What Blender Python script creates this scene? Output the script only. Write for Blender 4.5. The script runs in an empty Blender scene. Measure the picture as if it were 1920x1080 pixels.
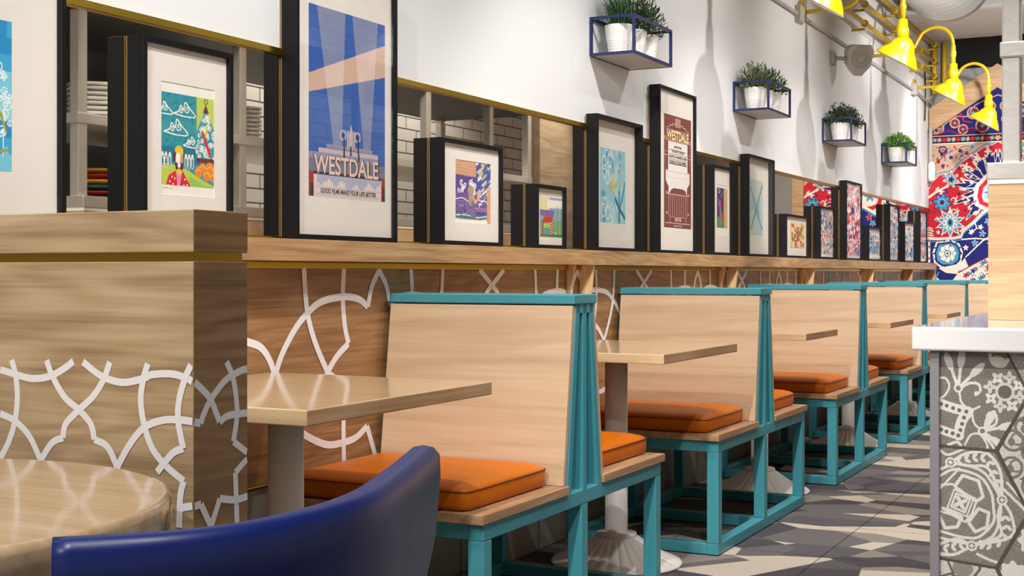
import bpy, bmesh, math, random
import numpy as np
from mathutils import Vector, Matrix
random.seed(7); np.random.seed(7)
SC = bpy.context.scene
COL = SC.collection
PI = math.pi

# ------------------------------------------------------------------ camera, world, lights, exposure
cam = bpy.data.objects.new('camera', bpy.data.cameras.new('camera')); COL.objects.link(cam)
cam.location = (0, 0, 1.05)
cam.rotation_euler = (PI/2, 0, math.atan(1275/2480))
cam.data.sensor_width = 36; cam.data.lens = 2480/1920*36
cam.data.shift_y = -28/1920
cam.data.clip_start = 0.05
SC.camera = cam
SC.view_settings.view_transform = 'Standard'; SC.view_settings.look = 'None'
SC.view_settings.gamma = 1; SC.view_settings.use_curve_mapping = False
SC.view_settings.exposure = 0.0
W = bpy.data.worlds.new('room_ambient'); SC.world = W; W.use_nodes = True
W.node_tree.nodes['Background'].inputs[0].default_value = (1.0, 0.96, 0.92, 1)
W.node_tree.nodes['Background'].inputs[1].default_value = 0.36

def spot(name, loc, target, power, cone, blend=0.6, size=0.03, col=(1, .975, .945)):
    l = bpy.data.lights.new(name, 'SPOT'); l.energy = power; l.spot_size = math.radians(cone)
    l.spot_blend = blend; l.shadow_soft_size = size; l.color = col
    o = bpy.data.objects.new(name, l); COL.objects.link(o); o.location = loc
    o.rotation_euler = (Vector(target)-Vector(loc)).to_track_quat('-Z', 'Y').to_euler()
    return o
for y in (2.33, 4.24, 6.15, 8.06, 9.97, 11.88):
    spot('wall_wash_spot', (-0.75, y, 2.95), (-2.2, y, 1.9), 53, 86, 0.9, 0.025)
for y in (0.2, 2.05, 3.9, 5.7, 7.5, 9.3, 11.1):
    spot('ceiling_downlight', (-1.05, y, 3.3), (-1.45, y+1.1, 0.5), 150, 80, 0.6)
for y in (-0.5, 1.35, 3.2, 5.0, 6.8):
    spot('booth_track_spot', (-1.05, y, 2.93), (-1.8, y+4.7, 0.65), 190, 36, 0.5)
for y in (0.9, 3.3, 5.7, 8.1, 10.5):
    spot('aisle_fill_spot', (-0.62, y, 2.93), (-1.3, y+0.3, 0.3), 50, 90, 0.8)  # added fill light for faces turned to the aisle
for y in (4.4, 6.2, 8.0):
    spot('pass_fill_spot', (-1.1, y, 2.75), (0.0, y, 1.55), 150, 60, 0.6)  # added fill light, brightens the pass for the mirror view
    spot('kitchen_fill_spot', (0.45, y+.6, 3.2), (0.9, y+.6, 1.6), 160, 110, 0.6)  # added fill light so the kitchen tiles read brighter in the mirror
spot('half_wall_fill_spot', (-1.5, -0.9, 2.75), (-1.5, 1.4, 0.75), 110, 60, 0.7)  # added fill light to brighten the half wall and round table
spot('end_wall_spot', (-1.3, 10.8, 2.88), (-1.6, 12.86, 1.75), 130, 85, 0.7)
spot('counter_downlight', (-0.3, 1.6, 3.1), (-0.35, 3.3, 0.5), 230, 60, 0.7)
spot('duct_fill_spot', (-0.9, 9.5, 2.45), (-1.75, 11.3, 3.3), 90, 100, 0.8)  # invented light source that lifts the dark duct and soffit

# ------------------------------------------------------------------ materials
def lin(c):
    return tuple(((v/255)/12.92 if v/255 <= .04045 else ((v/255+.055)/1.055)**2.4) for v in c) + (1,)
MATS = {}
def mat(name, rgb, rough=.5, metal=0, spec=.5, coat=0, emit=0, bump=0, bscale=60, var=0, vscale=8):
    if name in MATS: return MATS[name]
    m = bpy.data.materials.new(name); m.use_nodes = True; nt = m.node_tree; b = nt.nodes['Principled BSDF']
    b.inputs['Base Color'].default_value = lin(rgb); b.inputs['Roughness'].default_value = rough
    b.inputs['Metallic'].default_value = metal; b.inputs['Specular IOR Level'].default_value = spec
    b.inputs['Coat Weight'].default_value = coat; b.inputs['Coat Roughness'].default_value = .1
    if emit:
        b.inputs['Emission Color'].default_value = lin(rgb); b.inputs['Emission Strength'].default_value = emit
    if bump or var:
        tc = nt.nodes.new('ShaderNodeTexCoord'); nz = nt.nodes.new('ShaderNodeTexNoise')
        nt.links.new(tc.outputs['Object'], nz.inputs['Vector']); nz.inputs['Scale'].default_value = bscale if bump else vscale
        nz.inputs['Detail'].default_value = 4
        if bump:
            bp = nt.nodes.new('ShaderNodeBump'); bp.inputs['Strength'].default_value = bump; bp.inputs['Distance'].default_value = .01
            nt.links.new(nz.outputs['Fac'], bp.inputs['Height']); nt.links.new(bp.outputs['Normal'], b.inputs['Normal'])
        if var:
            n2 = nt.nodes.new('ShaderNodeTexNoise'); n2.inputs['Scale'].default_value = vscale; n2.inputs['Detail'].default_value = 5
            nt.links.new(tc.outputs['Object'], n2.inputs['Vector'])
            rp = nt.nodes.new('ShaderNodeValToRGB'); rp.color_ramp.elements[0].position = .3; rp.color_ramp.elements[1].position = .7
            rp.color_ramp.elements[0].color = lin(tuple(max(0, v*(1-var)) for v in rgb)); rp.color_ramp.elements[1].color = lin(tuple(min(255, v*(1+var)) for v in rgb))
            nt.links.new(n2.outputs['Fac'], rp.inputs['Fac']); nt.links.new(rp.outputs['Color'], b.inputs['Base Color'])
    MATS[name] = m; return m

def wood(name, dark, mid, light, axis, rough=.35, coat=0, scale=1.0, contrast=1.0):
    if name in MATS: return MATS[name]
    m = bpy.data.materials.new(name); m.use_nodes = True; nt = m.node_tree; N = nt.nodes; L = nt.links; b = N['Principled BSDF']
    tc = N.new('ShaderNodeTexCoord'); mp = N.new('ShaderNodeMapping'); L.new(tc.outputs['Object'], mp.inputs['Vector'])
    s = [14*scale]*3; s['xyz'.index(axis)] = 1.1*scale; mp.inputs['Scale'].default_value = s
    n1 = N.new('ShaderNodeTexNoise'); n1.inputs['Scale'].default_value = 1.4; n1.inputs['Detail'].default_value = 5
    n1.inputs['Distortion'].default_value = 1.2; L.new(mp.outputs['Vector'], n1.inputs['Vector'])
    mp2 = N.new('ShaderNodeMapping'); L.new(tc.outputs['Object'], mp2.inputs['Vector'])
    s2 = [130*scale]*3; s2['xyz'.index(axis)] = 4*scale; mp2.inputs['Scale'].default_value = s2
    n2 = N.new('ShaderNodeTexNoise'); n2.inputs['Scale'].default_value = 1.0; n2.inputs['Detail'].default_value = 3
    L.new(mp2.outputs['Vector'], n2.inputs['Vector'])
    mp3 = N.new('ShaderNodeMapping'); L.new(tc.outputs['Object'], mp3.inputs['Vector'])
    s3 = [5.5*scale]*3; s3['xyz'.index(axis)] = .75*scale; mp3.inputs['Scale'].default_value = s3
    n3 = N.new('ShaderNodeTexNoise'); n3.inputs['Scale'].default_value = 1.0; n3.inputs['Detail'].default_value = 2; n3.inputs['Distortion'].default_value = .4
    L.new(mp3.outputs['Vector'], n3.inputs['Vector'])
    k1 = N.new('ShaderNodeMath'); k1.operation = 'MULTIPLY'; k1.inputs[1].default_value = 75; L.new(n3.outputs['Fac'], k1.inputs[0])
    k2 = N.new('ShaderNodeMath'); k2.operation = 'SINE'; L.new(k1.outputs[0], k2.inputs[0])
    k3 = N.new('ShaderNodeMath'); k3.operation = 'MULTIPLY_ADD'; k3.inputs[1].default_value = .055; L.new(k2.outputs[0], k3.inputs[0])
    mx = N.new('ShaderNodeMath'); mx.operation = 'MULTIPLY_ADD'; mx.inputs[1].default_value = .45
    L.new(n2.outputs['Fac'], mx.inputs[0])
    m2 = N.new('ShaderNodeMath'); m2.operation = 'MULTIPLY'; m2.inputs[1].default_value = .55
    L.new(n1.outputs['Fac'], m2.inputs[0]); L.new(m2.outputs[0], k3.inputs[2]); L.new(k3.outputs[0], mx.inputs[2])
    rp = N.new('ShaderNodeValToRGB'); e = rp.color_ramp.elements
    w = .17/contrast
    e[0].position = .5-w; e[0].color = lin(dark); e[1].position = .5+w; e[1].color = lin(light)
    k = e.new(.5); k.color = lin(mid)
    L.new(mx.outputs[0], rp.inputs['Fac']); L.new(rp.outputs['Color'], b.inputs['Base Color'])
    b.inputs['Roughness'].default_value = rough; b.inputs['Coat Weight'].default_value = coat; b.inputs['Coat Roughness'].default_value = .08
    bp = N.new('ShaderNodeBump'); bp.inputs['Strength'].default_value = .06; bp.inputs['Distance'].default_value = .004
    L.new(n2.outputs['Fac'], bp.inputs['Height']); L.new(bp.outputs['Normal'], b.inputs['Normal'])
    MATS[name] = m; return m

OAKX = wood('oak_grain_x', (152, 126, 94), (180, 154, 119), (200, 177, 142), 'x', .4)
OAKY = wood('oak_grain_y', (150, 112, 74), (178, 140, 98), (198, 164, 122), 'y', .4)
PANEL = wood('panel_oak', (122, 86, 52), (152, 112, 72), (174, 134, 92), 'y', .38)
MAPLEX = wood('maple_grain_x', (186, 154, 122), (203, 173, 140), (216, 189, 157), 'x', .35, coat=.2, scale=.7, contrast=.6)
MAPLEY = wood('maple_grain_y', (150, 112, 78), (174, 136, 100), (192, 156, 120), 'y', .4, scale=.8)
TOPX = wood('tabletop_maple', (180, 150, 112), (200, 170, 130), (216, 188, 150), 'x', .22, coat=.6, scale=.6, contrast=.7)
TEAL = mat('teal_powder_coat', (66, 146, 158), .38, bump=.03, bscale=300)
ORANGE = mat('orange_vinyl', (204, 106, 4), .42, spec=.25, bump=.05, bscale=180)
SEAM = mat('cushion_piping_vinyl', (120, 52, 12), .5)
BLACK = mat('black_frame_paint', (12, 12, 16), .55, spec=.25)
WHITE = mat('white_wall_paint', (231, 231, 232), .75, bump=.02, bscale=200)
MATB = mat('white_mat_board', (232, 224, 214), .9)
PAPER = mat('print_paper', (240, 236, 226), .8)
BRASS = mat('brass_trim', (190, 158, 62), .28, metal=1)
STEEL = mat('brushed_stainless', (222, 217, 210), .38, metal=.8, bump=.05, bscale=40)
CERAM = mat('white_ceramic', (236, 234, 230), .2, coat=.3)
NAVY = mat('navy_powder_coat', (20, 36, 88), .4)
YELLOW = mat('yellow_enamel', (198, 162, 2), .3, coat=.4)
YDULL = mat('yellow_pipe_paint', (205, 168, 18), .4)
WENAM = mat('white_enamel', (240, 240, 236), .3)
CHAIRB = mat('blue_lacquer', (20, 38, 108), .36, spec=.4)
COLW = mat('white_powder_coat', (234, 230, 224), .4)
GREYC = mat('grey_conduit_paint', (186, 182, 178), .55)
DARK = mat('painted_void_shade', (8, 8, 9), .9)
CEIL = mat('ceiling_paint', (216, 213, 208), .85)
DECAL = mat('white_vinyl_decal', (240, 238, 240), .5)
QUARTZ = mat('white_quartz', (238, 236, 233), .07, coat=.5)
GALV = mat('galvanised_duct', (206, 206, 204), .34, metal=.35)

def glass_mat():
    m = bpy.data.materials.new('picture_glass'); m.use_nodes = True; nt = m.node_tree; N = nt.nodes; L = nt.links
    N.remove(N['Principled BSDF']); out = N['Material Output']
    t = N.new('ShaderNodeBsdfTransparent'); g = N.new('ShaderNodeBsdfGlossy'); g.inputs['Roughness'].default_value = .02
    f = N.new('ShaderNodeFresnel'); ge = N.new('ShaderNodeNewGeometry'); io = N.new('ShaderNodeMath'); io.operation = 'MULTIPLY_ADD'
    io.inputs[1].default_value = 1/1.4-1.4; io.inputs[2].default_value = 1.4; L.new(ge.outputs['Backfacing'], io.inputs[0]); L.new(io.outputs[0], f.inputs['IOR']); mx = N.new('ShaderNodeMixShader')
    L.new(f.outputs[0], mx.inputs[0]); L.new(t.outputs[0], mx.inputs[1]); L.new(g.outputs[0], mx.inputs[2]); L.new(mx.outputs[0], out.inputs[0])
    return m
GLASS = glass_mat()
MIRROR = mat('tinted_mirror', (205, 198, 186), .015, metal=1)

def brick_mat(name, c1, c2, grout, bw, bh, mortar, axes, offset=.5, rough=.25):
    m = bpy.data.materials.new(name); m.use_nodes = True; nt = m.node_tree; N = nt.nodes; L = nt.links; b = N['Principled BSDF']
    tc = N.new('ShaderNodeTexCoord'); sp = N.new('ShaderNodeSeparateXYZ'); cb = N.new('ShaderNodeCombineXYZ')
    L.new(tc.outputs['Object'], sp.inputs[0])
    L.new(sp.outputs['XYZ'.index(axes[0])], cb.inputs[0]); L.new(sp.outputs['XYZ'.index(axes[1])], cb.inputs[1])
    br = N.new('ShaderNodeTexBrick'); L.new(cb.outputs[0], br.inputs['Vector'])
    br.inputs['Scale'].default_value = 1; br.inputs['Brick Width'].default_value = bw; br.inputs['Row Height'].default_value = bh
    br.inputs['Mortar Size'].default_value = mortar; br.offset = offset
    br.inputs['Color1'].default_value = lin(c1); br.inputs['Color2'].default_value = lin(c2); br.inputs['Mortar'].default_value = lin(grout)
    L.new(br.outputs['Color'], b.inputs['Base Color']); b.inputs['Roughness'].default_value = rough
    return m

def carpet_mat():
    m = bpy.data.materials.new('faceted_carpet_tile'); m.use_nodes = True; nt = m.node_tree; N = nt.nodes; L = nt.links; b = N['Principled BSDF']
    tc = N.new('ShaderNodeTexCoord'); mp = N.new('ShaderNodeMapping'); L.new(tc.outputs['Object'], mp.inputs['Vector'])
    mp.inputs['Scale'].default_value = (2.3, 3.4, 1); mp.inputs['Rotation'].default_value = (0, 0, .45)
    v = N.new('ShaderNodeTexVoronoi'); v.inputs['Scale'].default_value = 1.0; L.new(mp.outputs[0], v.inputs['Vector'])
    v2 = N.new('ShaderNodeTexVoronoi'); v2.inputs['Scale'].default_value = .9; mp2 = N.new('ShaderNodeMapping')
    L.new(tc.outputs['Object'], mp2.inputs['Vector']); mp2.inputs['Scale'].default_value = (2.0, 3.8, 1); mp2.inputs['Location'].default_value = (3.3, 1.7, 0); mp2.inputs['Rotation'].default_value = (0, 0, -.5)
    L.new(mp2.outputs[0], v2.inputs['Vector'])
    s1 = N.new('ShaderNodeSeparateColor'); L.new(v.outputs['Color'], s1.inputs[0])
    s2 = N.new('ShaderNodeSeparateColor'); L.new(v2.outputs['Color'], s2.inputs[0])
    ad = N.new('ShaderNodeMath'); ad.operation = 'ADD'; L.new(s1.outputs[0], ad.inputs[0]); L.new(s2.outputs[1], ad.inputs[1])
    fr = N.new('ShaderNodeMath'); fr.operation = 'FRACT'; L.new(ad.outputs[0], fr.inputs[0])
    rp = N.new('ShaderNodeValToRGB'); rp.color_ramp.interpolation = 'CONSTANT'; e = rp.color_ramp.elements
    e[0].position = 0; e[0].color = lin((74, 70, 72)); e[1].position = .26; e[1].color = lin((102, 96, 95))
    for p, c in ((.46, (134, 125, 117)), (.64, (188, 175, 159)), (.86, (88, 84, 86))):
        k = e.new(p); k.color = lin(c)
    L.new(fr.outputs[0], rp.inputs['Fac'])
    nz = N.new('ShaderNodeTexNoise'); nz.inputs['Scale'].default_value = 260; nz.inputs['Detail'].default_value = 3; L.new(tc.outputs['Object'], nz.inputs['Vector'])
    mx = N.new('ShaderNodeMix'); mx.data_type = 'RGBA'; mx.blend_type = 'OVERLAY'; mx.inputs['Factor'].default_value = .55
    L.new(rp.outputs[0], mx.inputs['A']); L.new(nz.outputs['Color'], mx.inputs['B'])
    bk = N.new('ShaderNodeTexBrick'); L.new(tc.outputs['Object'], bk.inputs['Vector']); bk.inputs['Scale'].default_value = 1; bk.offset = 0
    bk.inputs['Brick Width'].default_value = .61; bk.inputs['Row Height'].default_value = .61; bk.inputs['Mortar Size'].default_value = .0025
    bk.inputs['Color1'].default_value = (1, 1, 1, 1); bk.inputs['Color2'].default_value = (1, 1, 1, 1); bk.inputs['Mortar'].default_value = (.25, .25, .25, 1)
    m3 = N.new('ShaderNodeMix'); m3.data_type = 'RGBA'; m3.blend_type = 'MULTIPLY'; m3.inputs['Factor'].default_value = 1
    L.new(mx.outputs['Result'], m3.inputs['A']); L.new(bk.outputs['Color'], m3.inputs['B'])
    L.new(m3.outputs['Result'], b.inputs['Base Color']); b.inputs['Roughness'].default_value = .9; b.inputs['Specular IOR Level'].default_value = .2
    bp = N.new('ShaderNodeBump'); bp.inputs['Strength'].default_value = .25; bp.inputs['Distance'].default_value = .004
    L.new(nz.outputs['Fac'], bp.inputs['Height']); L.new(bp.outputs['Normal'], b.inputs['Normal'])
    return m

# ------------------------------------------------------------------ mesh helpers
def catmull(pts, n=8, closed=False):
    P = [Vector(p) for p in pts]
    if len(P) < 3: return P
    out = []; N_ = len(P)
    rng = range(N_) if closed else range(N_-1)
    for i in rng:
        p0 = P[(i-1) % N_] if (closed or i > 0) else P[0]*2-P[1]
        p1 = P[i]; p2 = P[(i+1) % N_]
        p3 = P[(i+2) % N_] if (closed or i+2 < N_) else P[-1]*2-P[-2]
        for k in range(n):
            t = k/n
            out.append(.5*((2*p1)+(p2-p0)*t+(2*p0-5*p1+4*p2-p3)*t*t+(3*p1-p0-3*p2+p3)*t**3))
    if not closed: out.append(P[-1])
    return out

class MB:
    def __init__(s): s.bm = bmesh.new(); s.mi = 0
    def quad(s, pts, mi=None):
        f = s.bm.faces.new([s.bm.verts.new(p) for p in pts]); f.material_index = s.mi if mi is None else mi; return s
    def box(s, x0, x1, y0, y1, z0, z1, bev=0, seg=2):
        vs = [s.bm.verts.new(p) for p in ((x0,y0,z0),(x1,y0,z0),(x1,y1,z0),(x0,y1,z0),(x0,y0,z1),(x1,y0,z1),(x1,y1,z1),(x0,y1,z1))]
        fs = [s.bm.faces.new([vs[i] for i in q]) for q in ((3,2,1,0),(4,5,6,7),(0,1,5,4),(1,2,6,5),(2,3,7,6),(3,0,4,7))]
        for f in fs: f.material_index = s.mi
        if bev:
            es = list({e for f in fs for e in f.edges})
            r = bmesh.ops.bevel(s.bm, geom=es, offset=bev, segments=seg, affect='EDGES', profile=.5)
            for f in r['faces']: f.material_index = s.mi
        return s
    def hexa(s, b4, t4, bev=0):
        vs = [s.bm.verts.new(p) for p in list(b4)+list(t4)]
        fs = [s.bm.faces.new([vs[i] for i in q]) for q in ((3,2,1,0),(4,5,6,7),(0,1,5,4),(1,2,6,5),(2,3,7,6),(3,0,4,7))]
        for f in fs: f.material_index = s.mi
        if bev: bmesh.ops.bevel(s.bm, geom=list({e for f in fs for e in f.edges}), offset=bev, segments=2, affect='EDGES', profile=.5)
        return s
    def loft(s, rings, cap=True, closed=True, smooth=False):
        R = [[s.bm.verts.new(p) for p in r] for r in rings]; n = len(R[0])
        for a, b in zip(R, R[1:]):
            for i in range(n if closed else n-1):
                f = s.bm.faces.new((a[i], a[(i+1) % n], b[(i+1) % n], b[i])); f.material_index = s.mi; f.smooth = smooth
        if cap and closed:
            for r, rev in ((R[0], True), (R[-1], False)):
                f = s.bm.faces.new(r[::-1] if rev else r); f.material_index = s.mi
        return s
    def lathe(s, prof, c=(0, 0, 0), n=32, axis=None, cap=True, mod=None):
        c = Vector(c); rings = []
        M = Matrix.Identity(3) if axis is None else Vector((0, 0, 1)).rotation_difference(Vector(axis)).to_matrix()
        for r, z in prof:
            ring = []
            for i in range(n):
                a = 2*PI*i/n; rr = r*(mod(a, r, z) if mod else 1)
                ring.append(c+M@Vector((rr*math.cos(a), rr*math.sin(a), z)))
            rings.append(ring)
        return s.loft(rings, cap, True, True)
    def tube(s, pts, r, n=10, cap=True, taper=None):
        P = [Vector(p) for p in pts]; rings = []; prev = None
        for i, p in enumerate(P):
            t = (P[min(i+1, len(P)-1)]-P[max(i-1, 0)]).normalized()
            if prev is None:
                u = t.orthogonal().normalized()
            else:
                u = (prev-t*prev.dot(t)).normalized()
            prev = u; v = t.cross(u); rr = r if taper is None else r*taper(i/(len(P)-1))
            rings.append([p+(u*math.cos(2*PI*k/n)+v*math.sin(2*PI*k/n))*rr for k in range(n)])
        return s.loft(rings, cap, True, True)
    def ribbon(s, pts2, w, to3):
        P = [Vector((p[0], p[1])) for p in pts2]; L_ = []; R_ = []
        for i, p in enumerate(P):
            t = P[min(i+1, len(P)-1)]-P[max(i-1, 0)]
            if t.length < 1e-9: t = Vector((1, 0))
            t.normalize(); nrm = Vector((-t.y, t.x))*w/2
            L_.append(s.bm.verts.new(to3(*(p+nrm)))); R_.append(s.bm.verts.new(to3(*(p-nrm))))
        for i in range(len(P)-1):
            f = s.bm.faces.new((L_[i], R_[i], R_[i+1], L_[i+1])); f.material_index = s.mi
        return s
    def build(s, name, mats, parent=None, origin=None, smooth_angle=None):
        me = bpy.data.meshes.new(name)
        o = bpy.data.objects.new(name, me)
        org = Vector(origin) if origin is not None else (Vector(parent['_o']) if parent is not None and '_o' in parent else Vector((0, 0, 0)))
        if parent is None: o.location = org
        o['_o'] = org[:]
        bmesh.ops.recalc_face_normals(s.bm, faces=[f for f in s.bm.faces]) if not getattr(s, 'keepn', False) else None
        bmesh.ops.translate(s.bm, verts=s.bm.verts, vec=-org)
        s.bm.to_mesh(me); s.bm.free()
        for m in (mats if isinstance(mats, (list, tuple)) else [mats]): me.materials.append(m)
        COL.objects.link(o)
        if parent is not None: o.parent = parent
        return o

def tag(o, label=None, cat=None, group=None, kind=None):
    if label: o['label'] = label
    if cat: o['category'] = cat
    if group: o['group'] = group
    if kind: o['kind'] = kind
    return o
def thing(name, loc, label, cat, group=None):
    o = bpy.data.objects.new(name, None); o.empty_display_size = .05; COL.objects.link(o)
    o.location = loc; o['_o'] = tuple(loc); return tag(o, label, cat, group)
def copy_tree(o, parent=None):
    c = o.copy(); COL.objects.link(c)
    if parent is not None: c.parent = parent
    for ch in list(o.children): copy_tree(ch, c)
    return c
def facemat(o, axis, m):
    o.data.materials.append(m)
    for p in o.data.polygons:
        if abs(p.normal[axis]) > .9: p.material_index = len(o.data.materials)-1
    return o
def struct(o, label, cat): return tag(o, label, cat, None, 'structure')

# ------------------------------------------------------------------ raster drawing: flat coloured patterns as real faces
class Canvas:
    def __init__(s, w, h, cells, bg=0):
        s.w, s.h = w, h; s.n = cells; s.m = max(1, int(round(cells*h/w)))
        s.X, s.Y = np.meshgrid((np.arange(s.n)+.5)*w/s.n, (np.arange(s.m)+.5)*h/s.m)
        s.g = np.full((s.m, s.n), bg, int); s.clip = None
    def put(s, mask, c):
        if s.clip is not None: mask = mask & s.clip
        s.g[mask] = c; return s
    def rect(s, x0, y0, x1, y1, c): return s.put((s.X >= x0) & (s.X < x1) & (s.Y >= y0) & (s.Y < y1), c)
    def pmask(s, pts):
        m = np.zeros(s.g.shape, bool); n = len(pts)
        for i in range(n):
            x1, y1 = pts[i]; x2, y2 = pts[(i+1) % n]
            if y1 == y2: continue
            c = ((y1 > s.Y) != (y2 > s.Y)) & (s.X < (x2-x1)*(s.Y-y1)/(y2-y1)+x1); m ^= c
        return m
    def poly(s, pts, c): return s.put(s.pmask(pts), c)
    def dist(s, pts):
        d = np.full(s.g.shape, 1e9)
        for (x1, y1), (x2, y2) in zip(pts, pts[1:]):
            dx, dy = x2-x1, y2-y1; q = dx*dx+dy*dy or 1e-9
            t = np.clip(((s.X-x1)*dx+(s.Y-y1)*dy)/q, 0, 1)
            d = np.minimum(d, np.hypot(s.X-x1-t*dx, s.Y-y1-t*dy))
        return d
    def line(s, pts, w, c, smooth=False):
        if smooth: pts = [tuple(p)[:2] for p in catmull([(a, b, 0) for a, b in pts], 5)]
        return s.put(s.dist(pts) < w/2, c)
    def ell(s, cx, cy, rx, ry, c, rot=0):
        u = s.X-cx; v = s.Y-cy; ca, sa = math.cos(rot), math.sin(rot)
        return s.put(((u*ca+v*sa)/rx)**2+((-u*sa+v*ca)/ry)**2 < 1, c)
    def ring(s, cx, cy, r, w, c): return s.put(abs(np.hypot(s.X-cx, s.Y-cy)-r) < w/2, c)
    def star(s, cx, cy, r, n, depth, c, rot=0, jag=0):
        a = np.arctan2(s.Y-cy, s.X-cx)-rot; return s.put(np.hypot(s.X-cx, s.Y-cy) < r*(1-depth*(.5-.5*np.cos(n*a)))*(1-jag*(.5-.5*np.cos(3*n*a))), c)
    def spiral(s, cx, cy, r, w, c, turns=1.5, rot=0, sgn=1):
        pts = [(cx+r*t*math.cos(rot+sgn*turns*2*PI*t), cy+r*t*math.sin(rot+sgn*turns*2*PI*t)) for t in np.linspace(.12, 1, 14)]
        return s.line(pts, w, c)
    def noise(s, cols, prob, seed=0, block=1):
        r = np.random.RandomState(seed).rand(s.m//block+1, s.n//block+1).repeat(block, 0).repeat(block, 1)[:s.m, :s.n]
        k = np.random.RandomState(seed+1).randint(0, len(cols), s.g.shape)
        mm = r < prob; s.g[mm] = np.array(cols)[k][mm]; return s
    def mesh(s, to3, name, mats, parent, origin=None, skip=-1):
        b = MB(); b.keepn = True; sx = s.w/s.n; sy = s.h/s.m
        for j in range(s.m):
            i = 0; row = s.g[j]
            while i < s.n:
                k = i
                while k < s.n and row[k] == row[i]: k += 1
                if row[i] != skip:
                    b.quad([to3(i*sx, (j+1)*sy), to3(k*sx, (j+1)*sy), to3(k*sx, j*sy), to3(i*sx, j*sy)], int(row[i]))
                i = k
        return b.build(name, mats, parent, origin)

INK = {}
def ink(rgb, rough=.75):
    k = 'print_ink_%02x%02x%02x' % tuple(rgb)
    if k not in INK: INK[k] = mat(k, rgb, rough)
    return INK[k]
def text(body, size, name, m, parent, to3, x, y, width=None, bold=0, height=None, align='CENTER'):
    cu = bpy.data.curves.new('lettering_curve', 'FONT'); cu.body = body; cu.size = size; cu.align_x = align; cu.offset = bold
    ob = bpy.data.objects.new('lettering_source', cu); COL.objects.link(ob)
    dg = bpy.context.evaluated_depsgraph_get(); dg.update()
    me = ob.evaluated_get(dg).to_mesh(); vs = [v.co.copy() for v in me.vertices]; fs = [list(p.vertices) for p in me.polygons]
    ob.evaluated_get(dg).to_mesh_clear(); bpy.data.objects.remove(ob)
    xs = [v.x for v in vs]; ys = [v.y for v in vs]; kx = ky = 1
    if width: kx = width/(max(xs)-min(xs))
    if height: ky = height/(max(ys)-min(ys))
    cx = (max(xs)+min(xs))/2; y0 = min(ys)
    b = MB(); b.keepn = True; V = [b.bm.verts.new(to3(x+(v.x-cx)*kx, y+(v.y-y0)*ky)) for v in vs]
    for f in fs:
        try: b.bm.faces.new([V[i] for i in f])
        except ValueError: pass
    return b.build(name, m, parent)

# ------------------------------------------------------------------ the setting
WX = -2.2
struct(MB().box(-4, 4, -3, 14, -.05, 0).build('floor', carpet_mat()), 'grey and beige faceted carpet tile floor', 'floor')
struct(MB().box(-2.4, 3, -3, 13.1, 3.65, 3.75).build('ceiling', mat('dark_ceiling_paint', (70, 68, 66), .9)), 'dark grey ceiling above the white wall', 'ceiling')
struct(MB().box(-2.3, WX, -1, 12.86, 1.64, 3.65).build('wall_left', WHITE), 'white painted upper wall above the mirror strip', 'wall')
LOWT = brick_mat('grey_wall_tile', (150, 140, 126), (142, 132, 118), (60, 54, 48), .6, .3, .004, 'YZ', .5, .3)
struct(MB().box(-2.3, WX, -1, 12.86, 0, 1.63).build('wall_left_lower', LOWT), 'grey tiled lower wall behind the benches', 'wall')
pn = struct(MB().box(WX+.0005, -2.195, 1.534, 12.86, .488, 1.063).build('wall_left_panel', PANEL), 'brown oak wall panel with white arc pattern under the ledge', 'wall panel')
struct(MB().box(WX, -2.185, -.9, 12.86, 1.638, 1.657, .002).build('trim_1', BRASS), 'brass trim along the bottom edge of the white wall', 'trim')
struct(MB().box(WX, -2.183, 1.54, 12.86, 1.063, 1.081, .002).build('trim_2', BRASS), 'brass trim under the oak ledge', 'trim')
struct(MB().box(WX, -2.188, 1.54, 12.79, .478, .488, .002).build('trim_3', BRASS), 'thin brass trim along the bottom of the oak panel', 'trim')
tag(MB().box(WX+.0005, -2.1955, -.9, 12.86, 1.141, 1.638).build('wall_mirror', MIRROR), 'long low mirror strip behind the picture frames, above the oak ledge', 'mirror')
struct(MB().box(WX+.0005, -2.186, 1.54, 12.86, 1.141, 1.149, .001).build('trim_4', BRASS), 'brass trim along the bottom edge of the mirror', 'trim')

# pattern of arcs, one period 1.455 m
P1 = [[(2.736,.873),(2.761,.869),(2.812,.853),(2.849,.818),(2.873,.774)],[(2.873,.774),(2.903,.829),(2.959,.893),(3.016,.936),(3.086,.969),(3.197,.981),(3.273,.973),(3.323,.95)],[(3.323,.95),(3.346,1.012),(3.39,1.063)],[(3.002,1.063),(3.016,.95),(3.051,.862),(3.116,.767),(3.141,.752),(3.2,.70),(3.23,.66)],[(3.199,1.063),(3.193,.981),(3.203,.898),(3.222,.844)],[(3.222,.844),(3.159,.807),(3.104,.754)],[(2.90,.68),(2.97,.621),(3.051,.581),(3.122,.559),(3.197,.558),(3.26,.565),(3.319,.592)],[(3.319,.592),(3.369,.489)],[(3.199,.69),(3.195,.619),(3.197,.489)],[(2.565,1.063),(2.65,1.012),(2.70,.98),(2.73,.93),(2.736,.873)]]
b = MB(); nr = 0
for k in range(-1, 7):
    for l in P1:
        for mir in (0, 1):
            L2 = [((2*3.385-y if mir else y)+1.455*k, z) for y, z in l]
            pts = [tuple(p)[:2] for p in catmull([(y, z, 0) for y, z in L2], 6)]
            if min(p[0] for p in pts) < 1.56 or max(p[0] for p in pts) > 12.8: continue
            nr += 1; b.ribbon(pts, .021, lambda y, z, q=nr: (-2.1942+.00012*(q % 12), y, z))
b.build('arc_decal', DECAL, pn)

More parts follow.
